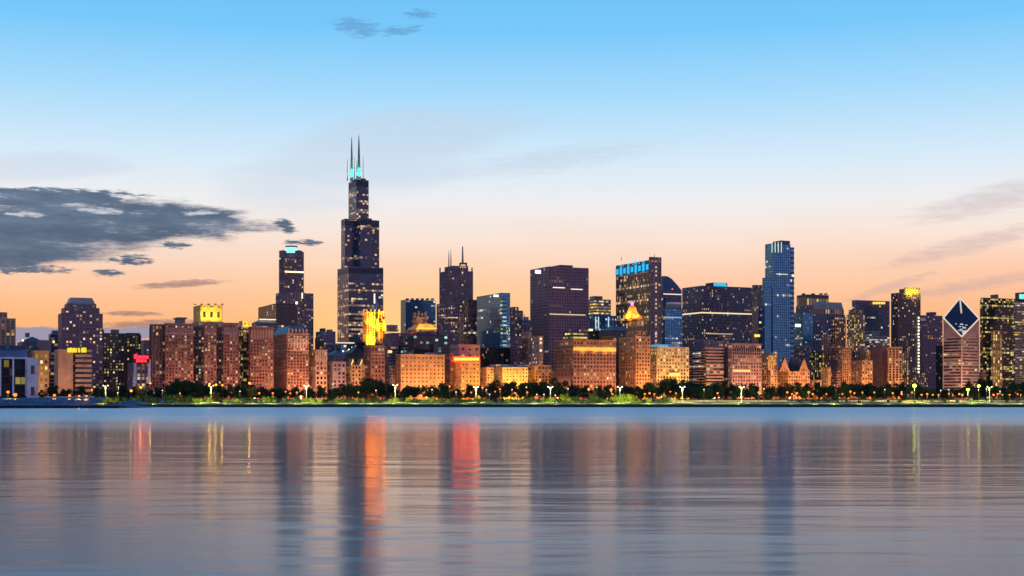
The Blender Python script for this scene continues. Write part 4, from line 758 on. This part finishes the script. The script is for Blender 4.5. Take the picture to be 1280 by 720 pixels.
b = Bld('orange_block', 'half dark, half orange brick block at the foot of the yellow-crowned tower'); b.tier('dark_wing', 1086, 1111, 433, 1790, 30, sty='S', wall='darkbrick', win='dim', bay=9, fh=9); b.tier('orange_wing', 1109, 1127.5, 434, 1772, 30, xc=1110.5, sty='V', wall='orange', win='dim', bay=6, cornice=(.3, .6, 'gold')); b.tier('lit_top', 1126, 1136, 434.5, 1790, 12, sty='V', wall='bronze', win=winmat(.5, .3, .9), bay=4); flood(1115, 1772, 2.4, (1, .38, .1), 42, 26); flood(1123, 1772, 2.4, (1, .38, .1), 42, 26); flood(1098, 1790, .6, PINK, 40, 26)
b = Bld('purple_block', 'dull purple block with a small flat roof box next to the diamond-topped tower'); b.tier('tower', 1149.5, 1178, 394, 2080, 30, xc=1152, sty='M', wall='purple', win=winmat(.05, .06, .8), bay=4); b.tier('roof_box', 1158, 1170, 390, 2088, 14, yb=394, sty='M', wall='purple', win='dim'); b.block('pale_sign', 1150, 1157, 397.5, 401, 2076, 1, mat=W('white')); b.tier('front_wing', 1170, 1178.5, 432, 1960, 14, sty='M', wall='black', win='dim')
# ---- diamond-topped tower
b = Bld('diamond_tower', 'pink banded tower sliced at the top into a dark glass diamond with pale edges', 'skyscraper')
Yd = 1930; xN = ray(1202)*Yd; a_ = 22.3*(Yd+24)/F
N_ = Vector((xN, Yd, 0)); Lc = Vector((xN-a_*1.02+ray(1202)*a_, Yd+a_, 0)); Rc = Vector((xN+a_*.98+ray(1202)*a_, Yd+a_, 0)); Fc = Vector((xN-2.4+2*ray(1202)*a_, Yd+2*a_, 0)); b.at(N_)
zN, zL, zR, zF = zat(421, Yd), zat(397.5, Yd+a_), zat(398.5, Yd+a_), zat(372.5, Yd+2*a_)
mb = MB(); facade(mb, [N_, Rc, Fc, Lc], GZ, zN+.5, 'H', 5, 4.3); mb.build('tower', [W('pink'), winmat(.10, .12, .9, 'warm', 'purple'), W('roof')], b.root)
mb = MB(); V3 = lambda p, z: Vector((p.x, p.y, z)); zb = zN-.6
mb.quad([V3(N_, zb), V3(Rc, zb), V3(Rc, zR), V3(N_, zN)]); mb.quad([V3(Rc, zb), V3(Fc, zb), V3(Fc, zF), V3(Rc, zR)]); mb.quad([V3(Fc, zb), V3(Lc, zb), V3(Lc, zL), V3(Fc, zF)]); mb.quad([V3(Lc, zb), V3(N_, zb), V3(N_, zN), V3(Lc, zL)])
mb.build('sliced_head', W('pink'), b.root)
cw = lambda p, f, c: p.lerp(c, f)
A_, B_, C_, D_ = V3(N_, zN), V3(Rc, zR), V3(Fc, zF), V3(Lc, zL); mid = (A_+B_+C_+D_)/4; up = (B_-A_).cross(D_-A_).normalized()
if up.y > 0: up = -up
mb = MB()
for p, q in ((A_, B_), (B_, C_), (C_, D_), (D_, A_)): mb.quad([p, q, mid], [(.5, .5)]*3)
dg = mb.build('diamond_glass', winmat(.0, .0, .3, 'white', 'navy', .3), b.root)
def bar(mb, p, q, w): 
    e = (q-p).normalized(); s = e.cross(up).normalized()*w/2; h = up*.6
    c = [p-s, p+s, q+s, q-s]; t = [x+h for x in c]
    mb.quad(t); 
    for i in range(4): j = (i+1) % 4; mb.quad([c[i], c[j], t[j], t[i]])
EDGE = glowmat('edge_light', (1, .82, .62), .75)
for p, q in ((A_, B_), (B_, C_), (C_, D_), (D_, A_)):
    mb = MB(); bar(mb, p, q, 1.7); mb.build('diamond_edge', EDGE, dg)
mb = MB(); k = (C_-A_); bar(mb, C_-k*.02+up*.3, C_-k*.40+up*.3+(B_-D_)*.02, 2.0); mb.build('diamond_slot', glowmat('edge_light', (1, .8, .58), .6), dg)
rnd = random.Random(3)
mb = MB()
for i in range(16):
    f_, g_ = rnd.uniform(.12, .6), rnd.uniform(.2, .8); c = A_+(B_-A_)*f_*g_*1.2+(D_-A_)*f_*(1.2-g_)+up*.25; e = (B_-D_).normalized()
    bar(mb, c, c+e*rnd.uniform(1.5, 5), 1.0)
mb.build('lit_panes', glowmat('lamp', (.8, .85, .8), .6), dg)
mb = MB(); mb.box(Vector((xN-.8, Yd-.9, 0)), Vector((1.6, 0, 0)), Vector((0, 1.5, 0)), GZ, zN, 0); mb.build('corner_fin', W('pink'), b.root)
flood(1190, 1612, 10, (1, .46, .3), 34, 30); flood(1213, 1612, 10, (1, .46, .3), 34, 30)
b = Bld('low_block', 'tiny low orange block at the foot of the diamond-topped tower'); b.tier('wall', 1220, 1232.5, 465, 1760, 14, sty='M', wall='orange', win='dim'); flood(1226, 1760, 1.4, AMB, 34, 12)
b = Bld('black_tower', 'black glass tower with patchy yellow office lights beside the diamond-topped tower', 'skyscraper'); b.tier('tower', 1225, 1269.5, 372, 2080, 40, xc=1229, sty='G', wall='black', win=winmat(.09, .22, .95, 'yellow'), bay=4); b.block('roof_box', 1238, 1248, 368, 372.3, 2090, 14, mat=W('slate')); 
b = Bld('slender_block', 'slender orange-edged block with a ladder of lit windows in front of the black glass tower'); b.tier('wall', 1239, 1252.5, 413, 1800, 18, xc=1241, sty='V', wall='orange', win=winmat(.5, .1, .9, 'yellow'), bay=5, fh=5); flood(1246, 1800, 1.8, (1, .36, .12), 38, 44); uplight(1246, 450, 1795, 0, 1.2, (1, .36, .12), 26, zat(425, 1990), root=b.root)
b = Bld('banded_tower', 'pink banded tower at the photo edge with a cyan light on its cap', 'tower'); b.tier('tower', 1267, 1300, 377, 2020, 30, xc=1269, sty='H', wall='pink', win=winmat(.1, .25, .9, 'yellow'), bay=5); b.tier('cap_storey', 1269, 1300, 365, 2026, 24, yb=377, sty='G', wall='black', win='dark'); b.block('cyan_light', 1274, 1280.5, 367.5, 373.5, 2020, 1, mat=glowmat('cyan_light', (.2, .8, .75), 1.1)); flood(1275, 2020, .7, PINK, 44, 60)
# ---- low street wall past the amber hotel
b = Bld('office_block', 'dark low office block with thin pale floor lines beside the amber hotel'); b.tier('wall', 861, 884, 439, 1790, 30, sty='H', wall='mauve', win='office', bay=5); b.tier('corner', 874, 884, 437, 1786, 20, sty='M', wall='darkbrick', win='dim')
b = Bld('banded_block', 'pinkish low block crossed by many pale horizontal lines'); b.tier('wall', 882, 904.5, 434.5, 1766, 30, xc=883, sty='H', wall='pink', win=winmat(.05, .12, .9), bay=6, fh=4.2); flood(888, 1766, .8, (1, .5, .4), 40, 24); flood(898, 1766, .8, (1, .5, .4), 40, 24)
b = Bld('rooftop_block', 'long pale pink block rising just over the pinkish banded block'); b.tier('wall', 866, 911, 425.5, 1880, 30, sty='M', wall='mauve', win='dim', rooms=3)
b = Bld('brick_gap_block', 'narrow dark block with one lit floor between the banded block and the orange-pink loggia block'); b.tier('wall', 904, 911.5, 434, 1776, 18, sty='M', wall='darkbrick', win='brown')
b = Bld('loggia_block', 'broad orange-pink stone block with a dark row of tall columns near its top'); b.tier('wall', 910.5, 951.5, 430, 1752, 40, xc=915, sty='M', wall='pink', win=winmat(.16, .14, .9), bay=4.4, fh=4.6, cornice=(.8, 1.2, 'pink')); z0, z1 = zr(b, 443), zr(b, 434.5); band(b, 'loggia_back', z0, z1, W('black'), .52, .06, .98); ribs(b, 'column', 13, z0-.2, z1+.2, W('pink'), .8, .9, .07, .97)
for p in (918, 928, 938, 947): flood(p, 1752, 1.7, (1, .38, .2), 42, 26)
b.block('lit_shopfront', 916, 938, 462, 464.5, 1750, 1.5, mat=glowmat('lamp', (1, .6, .2), .9))
b = Bld('yellow_windowed_block', 'small stone block glowing yellow through one tall window group'); b.tier('wall', 950.5, 971.5, 442, 1760, 24, sty='M', wall='orange', win='hotel', bay=4.4, cornice=(.4, .6, 'beige')); b.tier('window_bay', 960, 969, 444, 1758, 2, yb=462, sty='V', wall='gold', win=winmat(.9, .5, .9, 'yellow'), bay=3.4, fh=6); flood(960, 1760, 1.7, AMB, 38, 20)
b = Bld('gabled_clubhouse', 'brick clubhouse with two steep pointed gables and a dark roof between them', 'clubhouse')
b.tier('wall', 971.5, 1012, 464, 1752, 26, sty='M', wall='orange', win='hotel', bay=3.8, fh=4.4)
def gable(xl, xr, yb, yt, D, d, mat):
    C, w, d = solve(xl, xr, D, d); mb = MB(); z0, z1 = zat(yb, C.y), zat(yt, C.y); V = lambda p, z: Vector((p.x, p.y, z)); P = [C, C+EX*w, C+EX*w+EN*d, C+EN*d]; a, c = C+EX*w/2, C+EX*w/2+EN*d
    mb.quad([V(P[0], z0), V(P[1], z0), V(a, z1)], [(0, 0)]*3); mb.quad([V(P[2], z0), V(P[3], z0), V(c, z1)], [(0, 0)]*3)
    mb.quad([V(P[1], z0), V(P[2], z0), V(c, z1), V(a, z1)], None, 1); mb.quad([V(P[3], z0), V(P[0], z0), V(a, z1), V(c, z1)], None, 1); g = mb.build('gable', [W(mat), W('roof')], b.root)
    for k in range(3):
        mb = MB(); x = w*(.3+.2*k)-.7; mb.box(C+EX*x-EN*.12, EX*1.4, EN*.1, z0+.6, z0+(4.6 if k == 1 else 3), 0, True); mb.build('gable_window', W('black'), g)
gable(971.5, 987.5, 464, 446.5, 1751.5, 5, 'orange'); gable(996, 1011.5, 464, 447.5, 1751.5, 5, 'orange')
hip(b, 'main_roof', 980, 1004, 447, 464, 1764, 16, 7.5, W('roof'))
for p in (976, 984, 992, 1001, 1008): flood(p, 1752, 1.9, (1, .36, .15), 40, 20)
b = Bld('annex_block', 'dark slate block rising behind the twin-gabled clubhouse'); b.tier('wall', 1001, 1017, 434, 1900, 20, sty='M', wall='slate', win='dim'); b.tier('lit_wing', 1014, 1031, 440, 1880, 18, sty='V', wall='black', win=winmat(.35, .05, .8, 'yellow'), bay=5)
b = Bld('low_block', 'long low orange wall beside the twin-gabled clubhouse'); b.tier('wall', 1011, 1027, 475, 1752, 18, sty='B', wall='orange', win='dim', bay=6, fh=6); flood(1018, 1752, 1.2, AMB, 36, 12)
b = Bld('pink_tower_block', 'thin pink tower with upright window strips between dark blocks', 'tower'); b.tier('tower', 1027.5, 1037.5, 418, 1880, 13, sty='V', wall='pink', win='dim', bay=4); flood(1033, 1880, .5, PINK, 30, 60)
b = Bld('amber_block', 'squat amber block with a grid of glowing windows left of the brown stone tower'.replace(' left of', ' beside')); b.tier('wall', 1026, 1038.5, 459, 1756, 16, sty='B', wall='orange', win=winmat(.7, .1, .8, 'yellow'), bay=4.6, fh=4.8); flood(1032, 1756, 1.9, (1, .42, .1), 38, 16)
b = Bld('low_block', 'low reddish row between the squat amber block and the orange stone tower'); b.tier('wall', 1038, 1051, 464, 1764, 14, sty='H', wall='redbrick', win='dim'); flood(1045, 1764, 1.1, (1, .34, .15), 36, 14)
b = Bld('brown_block', 'dark brown plain block behind the orange stone tower'); b.tier('tower', 1036.5, 1053, 431, 1850, 20, sty='M', wall='darkbrick', win='dim'); b.tier('upper_storey', 1038, 1050, 427, 1854, 12, yb=431, sty='B', wall='darkbrick', win='dim')
b = Bld('orange_stone_tower', 'slim orange stone tower with a blunt top near the domed orange building', 'tower'); b.tier('tower', 1049.5, 1063.5, 437, 1768, 18, xc=1053, sty='V', wall='orange', win='dim', bay=4); b.tier('upper_storey', 1052, 1063, 434, 1771, 12, xc=1054, yb=437, sty='B', wall='orange', win='dim'); flood(1058, 1768, 2.0, (1, .36, .13), 40, 30)
b = Bld('domed_building', 'orange building with a small round-topped turret set back on its roof'); b.tier('wall', 1063, 1090.5, 451, 1762, 26, sty='M', wall='orange', win=winmat(.22, .08, .9), bay=4.2, fh=4.4, cornice=(.4, .7, 'orange')); b.tier('turret', 1075.5, 1087.5, 439, 1768, 14, yb=451, sty='V', wall='orange', win='dim', bay=3.4)
c = b.C+EX*b.w/2+EN*b.d/2; r = b.w*.5; z = b.z1; mb = MB(); mb.lathe(c, [(r*.8, z-.1), (r*.78, z+3), (r*.95, z+3.2), (r*.9, z+4.2), (r*.6, z+6.6), (0, z+8)], 16); mb.build('dome', W('pink'), b.root)
for p in (1068, 1077, 1086): flood(p, 1762, 2.1, (1, .38, .1), 40, 20)
b = Bld('dark_infill_block', 'dark block with a few lights behind the domed orange building'); b.tier('wall', 1062, 1078, 440, 1850, 16, sty='M', wall='bronze', win=winmat(.2, .05, .9))
b = Bld('street_block', 'row of low dark blocks with a lit ground floor under the yellow-crowned tower'); b.tier('wall', 1134, 1160, 468, 1790, 16, sty='M', wall='bronze', win='res')
# ================================================================ trees, shrubs
def leafmat(name, c):
    m, nt, b = newmat(name)
    oi = node(nt, 'ShaderNodeObjectInfo'); t = node(nt, 'ShaderNodeTexCoord'); n = node(nt, 'ShaderNodeTexNoise'); n.inputs['Scale'].default_value = .5; nt.links.new(t.outputs['Object'], n.inputs['Vector'])
    f = M(nt, 'MULTIPLY', mapr(nt, n.outputs[0], .3, .7, .55, 1.5, 'LINEAR'), mapr(nt, oi.outputs['Random'], 0, 1, .7, 1.3, 'LINEAR'))
    nt.links.new(mixc(nt, 1.0, (*c, 1), f, 'MULTIPLY'), b.inputs['Base Color']); b.inputs['Roughness'].default_value = .7; b.inputs['Specular IOR Level'].default_value = .2
    return m
LEAF = leafmat('leaves', (.014, .034, .014)); LEAF2 = leafmat('lamplit_leaves', (.085, .13, .02)); BARK = wallmat('bark', (.09, .065, .045), .9)  # second leaf colour has the lamplight on the brighter shrubs painted in
def crown_mesh(seed, H, Wd, zlo, lobes, n, leaf, mat):
    rnd = random.Random(seed); mb = MB(); L = []
    for i in range(lobes):
        a = rnd.uniform(0, 6.283); rr = Wd*.5*rnd.uniform(.1, .85); h = rnd.uniform(.18, .95)
        k = 1-abs(h-.45)*.7
        L.append((Vector((rr*k*math.cos(a), rr*k*math.sin(a), zlo+(H-zlo)*h)), Wd*rnd.uniform(.11, .24)))
    L.append((Vector((0, 0, zlo+(H-zlo)*.6)), Wd*.26))
    for i in range(n):
        c, r = rnd.choice(L); d = Vector((rnd.gauss(0, 1), rnd.gauss(0, 1), rnd.gauss(0, .8))).normalized()
        p = c+d*r*rnd.uniform(.55, 1.08)
        if p.z < zlo*.8: p.z = zlo*.8+rnd.random()
        e1 = Vector((rnd.gauss(0, 1), rnd.gauss(0, 1), rnd.gauss(0, 1))).normalized(); e2 = d.cross(e1)
        if e2.length < .05: continue
        e2.normalize(); e1 = (e2.cross(d)+d*rnd.uniform(-.5, .5)).normalized(); s = leaf*rnd.uniform(.6, 1.3)
        mb.quad([p-e1*s-e2*s*.5, p+e2*s*.25-e1*s*.1, p+e1*s, p-e2*s*.7+e1*s*.1])
    o = mb.build('crown', mat); me = o.data; bpy.data.objects.remove(o); return me
def trunk_mesh(seed, H, Wd, zlo):
    rnd = random.Random(seed); mb = MB(); r = .035*H
    def limb(p, q, r0, r1):
        d = (q-p).normalized(); s = d.cross(Vector((.3, .9, .1))).normalized(); t = d.cross(s); n = 6
        for k in range(n):
            a, b_ = 6.2832*k/n, 6.2832*(k+1)/n; u = lambda A: s*math.cos(A)+t*math.sin(A)
            mb.quad([p+u(a)*r0, p+u(b_)*r0, q+u(b_)*r1, q+u(a)*r1])
    fork = Vector((rnd.uniform(-.3, .3), rnd.uniform(-.3, .3), zlo*1.05)); limb(Vector((0, 0, -.4)), fork, r, r*.72)
    for i in range(6):
        a = i*1.05+rnd.random(); q = fork+Vector((math.cos(a)*Wd*.28, math.sin(a)*Wd*.28, (H-zlo)*rnd.uniform(.35, .6))); limb(fork-Vector((0, 0, .3)), q, r*.45, r*.12)
    o = mb.build('trunk', BARK); me = o.data; bpy.data.objects.remove(o); return me
PROTO = []
for i in range(7):
    H, Wd, zl = [(17, 17, 3.6), (20, 18, 4.5), (14, 15, 3.0), (18, 21, 3.8), (22, 17, 5), (12, 13, 2.6), (16, 20, 3.4)][i]
    PROTO.append((H, crown_mesh(40+i, H, Wd, zl, 10, 1250, .8, LEAF), trunk_mesh(60+i, H, Wd, zl)))
LEAF3 = leafmat('goldlit_leaves', (.13, .12, .02))  # golden lamplight put into the leaf colour of the lit trees
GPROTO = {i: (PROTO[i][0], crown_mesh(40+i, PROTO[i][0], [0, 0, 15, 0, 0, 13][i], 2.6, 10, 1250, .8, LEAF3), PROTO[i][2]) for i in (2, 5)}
TREE_LABEL = {
    0: ('dark broad-crowned park tree in the dense belt between the drive and the street wall', 'park trees in the dense belt'),
    1: ('dark tree further back, its top showing over the tree belt along the drive', 'park trees further back'),
    2: ('small tree standing out in front of the dense belt beside the drive', 'small trees beside the drive')}
def tree(px, Y, kind, s=1.0, proto=None, label=None, rnd=random):
    H, cm, tm = (GPROTO if label else PROTO)[proto if proto is not None else rnd.randrange(len(PROTO))]
    lab, grp = TREE_LABEL[kind]
    t = thing('park_tree', label or lab, 'tree', Vector((ray(px)*Y, Y, GZ-.1)), grp if not label else None)
    t.rotation_euler = (0, 0, rnd.uniform(0, 6.28)); t.scale = (s*rnd.uniform(.9, 1.1), s*rnd.uniform(.9, 1.1), s*rnd.uniform(.92, 1.08))
    for nm, me in (('crown', cm), ('trunk', tm)):
        o = bpy.data.objects.new(nm, me); col.objects.link(o); o.parent = t
    return t
rt_ = random.Random(77)
def skyline(px):   # height of the tree line in metres as seen along the shore
    base = 14.5+2.2*math.sin(px*.031)+1.6*math.sin(px*.083+1)+1.2*math.sin(px*.21)
    if px < 60: base *= .55
    elif px < 190: base *= .78
    if 640 < px < 860: base *= 1.1
    return base*.86
px = -30
while px < 1310:
    Y = rt_.uniform(1040, 1120); pr = rt_.randrange(7); tree(px+rt_.uniform(-3, 3), Y, 0, skyline(px)/PROTO[pr][0]*rt_.uniform(.74, 1.06), pr, None, rt_); px += rt_.uniform(7, 12)
px = -30
while px < 1310:
    Y = rt_.uniform(1150, 1240); pr = rt_.randrange(7); tree(px+rt_.uniform(-3, 3), Y, 1, (skyline(px)+2.2)/PROTO[pr][0]*rt_.uniform(.75, 1.12), pr, None, rt_); px += rt_.uniform(14, 21)
px = 150
while px < 1300:
    Y = rt_.uniform(1020, 1036); tree(px, Y, 2, rt_.uniform(.38, .55), rt_.choice((2, 5)), None, rt_); px += rt_.uniform(26, 60)
def gold_tree(px, Y, s, pr, label): tree(px, Y, 2, s, pr, label, rt_)
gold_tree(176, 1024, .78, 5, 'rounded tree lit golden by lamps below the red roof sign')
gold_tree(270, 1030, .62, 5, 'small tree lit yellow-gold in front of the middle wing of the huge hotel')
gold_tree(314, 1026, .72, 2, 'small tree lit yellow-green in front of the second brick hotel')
# shrubs on the lawn
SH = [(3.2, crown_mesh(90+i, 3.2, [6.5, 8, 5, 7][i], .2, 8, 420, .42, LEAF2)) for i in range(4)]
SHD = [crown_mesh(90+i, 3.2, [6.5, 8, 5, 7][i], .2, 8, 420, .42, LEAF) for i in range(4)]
def shrub(px, Y, s, label, group=None, dark=False, zz=2.3):
    t = thing('shrub', label, 'shrub', Vector((ray(px)*Y, Y, zz)), group); t.scale = (s*rt_.uniform(.9, 1.2), s, s*rt_.uniform(.85, 1.15)); t.rotation_euler = (0, 0, rt_.uniform(0, 6))
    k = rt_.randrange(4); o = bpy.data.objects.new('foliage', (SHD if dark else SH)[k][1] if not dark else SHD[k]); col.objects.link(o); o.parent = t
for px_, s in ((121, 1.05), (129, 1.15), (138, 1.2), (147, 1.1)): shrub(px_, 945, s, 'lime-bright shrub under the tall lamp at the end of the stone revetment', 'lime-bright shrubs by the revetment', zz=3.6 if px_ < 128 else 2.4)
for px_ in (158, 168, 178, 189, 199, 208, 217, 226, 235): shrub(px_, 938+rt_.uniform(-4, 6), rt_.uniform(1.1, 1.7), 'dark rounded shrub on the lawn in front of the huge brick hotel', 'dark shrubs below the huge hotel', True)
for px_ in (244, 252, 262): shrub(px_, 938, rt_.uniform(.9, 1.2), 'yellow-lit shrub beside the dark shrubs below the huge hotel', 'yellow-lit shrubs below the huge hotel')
px_ = 275
while px_ < 840:
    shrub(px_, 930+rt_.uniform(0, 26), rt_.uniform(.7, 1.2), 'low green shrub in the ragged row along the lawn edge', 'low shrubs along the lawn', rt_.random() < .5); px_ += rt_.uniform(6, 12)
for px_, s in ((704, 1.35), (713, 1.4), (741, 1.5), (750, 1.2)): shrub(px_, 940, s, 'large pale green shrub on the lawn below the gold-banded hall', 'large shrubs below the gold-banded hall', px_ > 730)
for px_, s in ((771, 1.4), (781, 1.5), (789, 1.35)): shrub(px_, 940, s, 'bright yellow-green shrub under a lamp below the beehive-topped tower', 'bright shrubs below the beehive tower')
px_ = 1000
while px_ < 1290:
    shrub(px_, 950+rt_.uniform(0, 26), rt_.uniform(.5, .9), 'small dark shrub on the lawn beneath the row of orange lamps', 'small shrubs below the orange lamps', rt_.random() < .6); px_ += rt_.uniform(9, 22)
# ================================================================ lamps
GM = {'white': glowmat('lamp_white', (1, .93, .58), 3), 'green': glowmat('lamp_green', (.8, 1, .05), 14), 'orange': glowmat('lamp_sodium', (1, .2, .016), 2.6), 'pale': glowmat('lamp_pale', (.95, .85, .6), 2)}
LC = {'white': (1, .88, .35), 'green': (.85, 1, .25), 'orange': (1, .48, .1), 'pale': (1, .8, .45)}
def lamp(px, y, kind, Y=None, r=None, power=0, label=None, group=None, arms=1, ground=GZ, bare=False):
    Y = Y or 1015; s = ray(px); z = zat(y, Y); c = Vector((s*Y, Y, 0))
    t = thing('street_lamp', label, 'lamp', Vector((c.x, c.y, ground)), group); r = r or {'white': .46, 'green': 1.25, 'orange': .8, 'pale': .42}[kind]
    if kind == 'orange': r *= .86
    mb = MB(); mb.lathe(c, [(.32, ground-.2), (.3, ground+.8), (.16, ground+1), (.11, z-r*.8)], 8)
    mb.build('post', wallmat('lamp_post', (.42, .42, .38), .5) if arms == 2 else W('black'), t)
    offs = [0] if arms == 1 else [-1.5, 1.5]
    if arms == 2:
        mb = MB(); mb.box(Vector((c.x-1.6, c.y-.06, 0)), Vector((3.2, 0, 0)), Vector((0, .12, 0)), z-r-.1, z-r+.08, 0, True); mb.build('cross_arm', wallmat('lamp_post', (.42, .42, .38), .5), t)
    for o_ in offs:
        mb = MB(); q = c+Vector((o_, 0, 0)); mb.lathe(q, [(0, z-r), (r*.75, z-r*.6), (r, z), (r*.7, z+r*.65), (0, z+r*.9)], 12); gl = mb.build('globe', GM[kind], t, True)
        mb = MB(); mb.lathe(q, [(r*.5, z+r*.72), (r*.4, z+r*1.05), (0, z+r*1.15)], 10); mb.build('lamp_cap', W('black'), gl)
    if power and bare: light('lamp_bulb', 'POINT', (c.x, c.y-r-.5, z), 800, (1, .6, .1), .5, parent=t)
    elif power: light('lamp_bulb', 'SPOT', (c.x, c.y-.2, z-r-.4), power*(3.0 if kind == 'white' else 2.0), LC[kind], .6, (c.x, c.y-.21, ground), 112, t)
for px_, lab in ((132, 'tall double-headed white lamp over the lime-bright shrubs'), (264, 'tall double-headed white lamp by the golden small tree'), (383, 'tall double-headed white lamp below the mansard hotel'), (494, 'tall double-headed white lamp at the corner of the plain orange hotel'),
        (595, 'tall double-headed white lamp below the red-topped hotel'), (688, 'tall double-headed white lamp below the small reddish house front'), (775, 'tall double-headed white lamp below the beehive-topped tower'), (853, 'tall double-headed white lamp below the amber hotel'), (927, 'tall double-headed white lamp below the loggia block'), (1237, 'tall double-headed white lamp beyond the pair of green floodlights')):
    lamp(px_, 482+(px_ > 560)*1.5+(px_ == 494)*-1, 'white', 960, None, 42000 if px_ < 1000 else 20000, lab, 'tall double-headed lamps along the lawn', 2)
lamp(1143, 482, 'green', 965, 1.25, 90000, 'brightest greenish floodlight on a tall mast below the yellow-crowned tower'); lamp(1210, 487, 'green', 965, .95, 50000, 'lower of the two greenish floodlights below the diamond-topped tower'); lamp(1223.5, 482.5, 'green', 965, .95, 50000, 'higher of the two greenish floodlights below the diamond-topped tower')
for px_, y, r in ((10, 490, 1.1), (19, 493.5, 1.4), (68, 494, 1.0), (87, 494.5, 1.0), (99, 495, .8), (108, 495, .8)): lamp(px_, y, 'orange', 862, r, 1500, 'orange lamp on the stone revetment in front of the glass pavilion' if px_ < 40 else 'orange lamp on the stone revetment past the glass pavilion', 'orange lamps on the revetment', ground=6.1)
for px_, y, Y_, pw, lab in ((164, 488.5, 1016, 26000, 'orange lamp under the golden rounded tree, the lower one'), (176, 484, 1016, 30000, 'orange lamp shining through the golden rounded tree'), (188, 479, 1018, 15000, 'small lamp at the edge of the golden rounded tree'), (262, 480, 1016, 36000, 'bright yellow lamp beside the small golden tree'), (270, 481, 1020, 20000, 'lamp among the leaves of the small golden tree'), (278, 481.5, 1022, 15000, 'last lamp in the row by the small golden tree'), (263.5, 491, 1010, 12000, 'orange lamp standing low under the bright yellow lamp'), (312, 479, 1016, 26000, 'yellowish lamp in the yellow-green tree before the second brick hotel'),
        (736, 486.5, 1018, 26000, 'large orange lamp below the gold-banded hall'), (764, 487, 1018, 20000, 'orange lamp just before the beehive-topped tower'), (404, 483, 1018, 20000, 'orange lamp below the arched pink block'), (562, 483, 1018, 12000, 'amber lamp in the gap before the red-topped hotel')):
    lamp(px_, y, 'orange', Y_, 1.15 if pw > 19000 else .8, pw, lab, bare=px_ < 320)
def bollard(px, power, label, group, Y=913, c=(1, .86, .22)):  # fill lights added to brighten the shore lawn and shrubs
    x = ray(px)*Y; z = 1.95; t = thing('fill_bollard', label, 'lamp', Vector((x, Y, z)), group); p = Vector((x, Y, 0)); mb = MB()
    mb.lathe(p, [(.14, z-.2), (.12, z+.85), (0, z+.86)], 8); mb.build('post', W('black'), t)
    mb = MB(); mb.box(Vector((x-.14, Y-.1, 0)), Vector((.28, 0, 0)), Vector((0, .26, 0)), z+.86, z+1.06, 0, True); mb.build('lamp_head', W('steel'), t)
    light('fill_lamp', 'SPOT', (x, Y+.3, z+1.0), power, c, .25, (x, Y+22, z+2.2), 125, t)
px_ = 128
while px_ < 1290:
    k = .25 if 160 < px_ < 238 else 1.0 if px_ < 560 else .35 if px_ < 640 else 1.1 if px_ < 980 else .7
    bollard(px_, 62000*k*rt_.uniform(.4, 1.5), 'added bollard fill light at the water edge, put in to brighten grass and shrubs', 'added fill lights along the lawn'); px_ += rt_.uniform(22, 36)
ORP = [(115, 488), (118, 484), (225, 492), (324, 492), (341, 492), (357, 490), (371, 491), (448, 491), (579, 492), (589, 491), (603, 485), (619, 490), (625, 487), (644, 492), (659, 491), (766, 493), (806, 493), (812, 492), (818, 493), (838, 490), (845, 492), (897, 492), (948, 491),
    (984, 491), (990, 493), (996, 492), (1011, 491), (1016, 493), (1033, 493), (1053, 493), (1063, 490), (1068, 492), (1078, 491), (1093, 491), (1116, 492), (1127, 493), (1140, 491), (1152, 494), (1159, 493), (1166, 494), (1173, 494), (1186, 493), (1191, 494), (1199, 493), (1203, 494), (1242, 494), (1247, 493), (1253, 494), (1262, 494), (1272, 493), (1276, 494)]
for i, (px_, y) in enumerate(ORP): lamp(px_, y-.5, 'orange', 1014+rt_.uniform(-4, 4), rt_.uniform(.55, .95), 5000 if i % 2 == 0 else 0, 'small orange street lamp at the foot of the dense tree belt', 'orange street lamps along the drive')
WHP = [(148, 484), (147, 491), (203, 488), (300, 489), (416, 480), (470, 488), (526, 482), (540, 487), (570, 490), (608, 487), (612, 493), (640, 487), (658, 484), (671, 493), (680, 493), (694, 494), (710, 486), (746, 484), (880, 487), (955, 486), (1106, 487), (1127, 490), (1176, 488), (1186, 487), (1233, 486), (1250, 489)]
for px_, y in WHP: lamp(px_, y, 'pale', 1012+rt_.uniform(-5, 5), None, 5000, 'faint pale lamp glinting among the dark park trees', 'pale lamps among the trees')
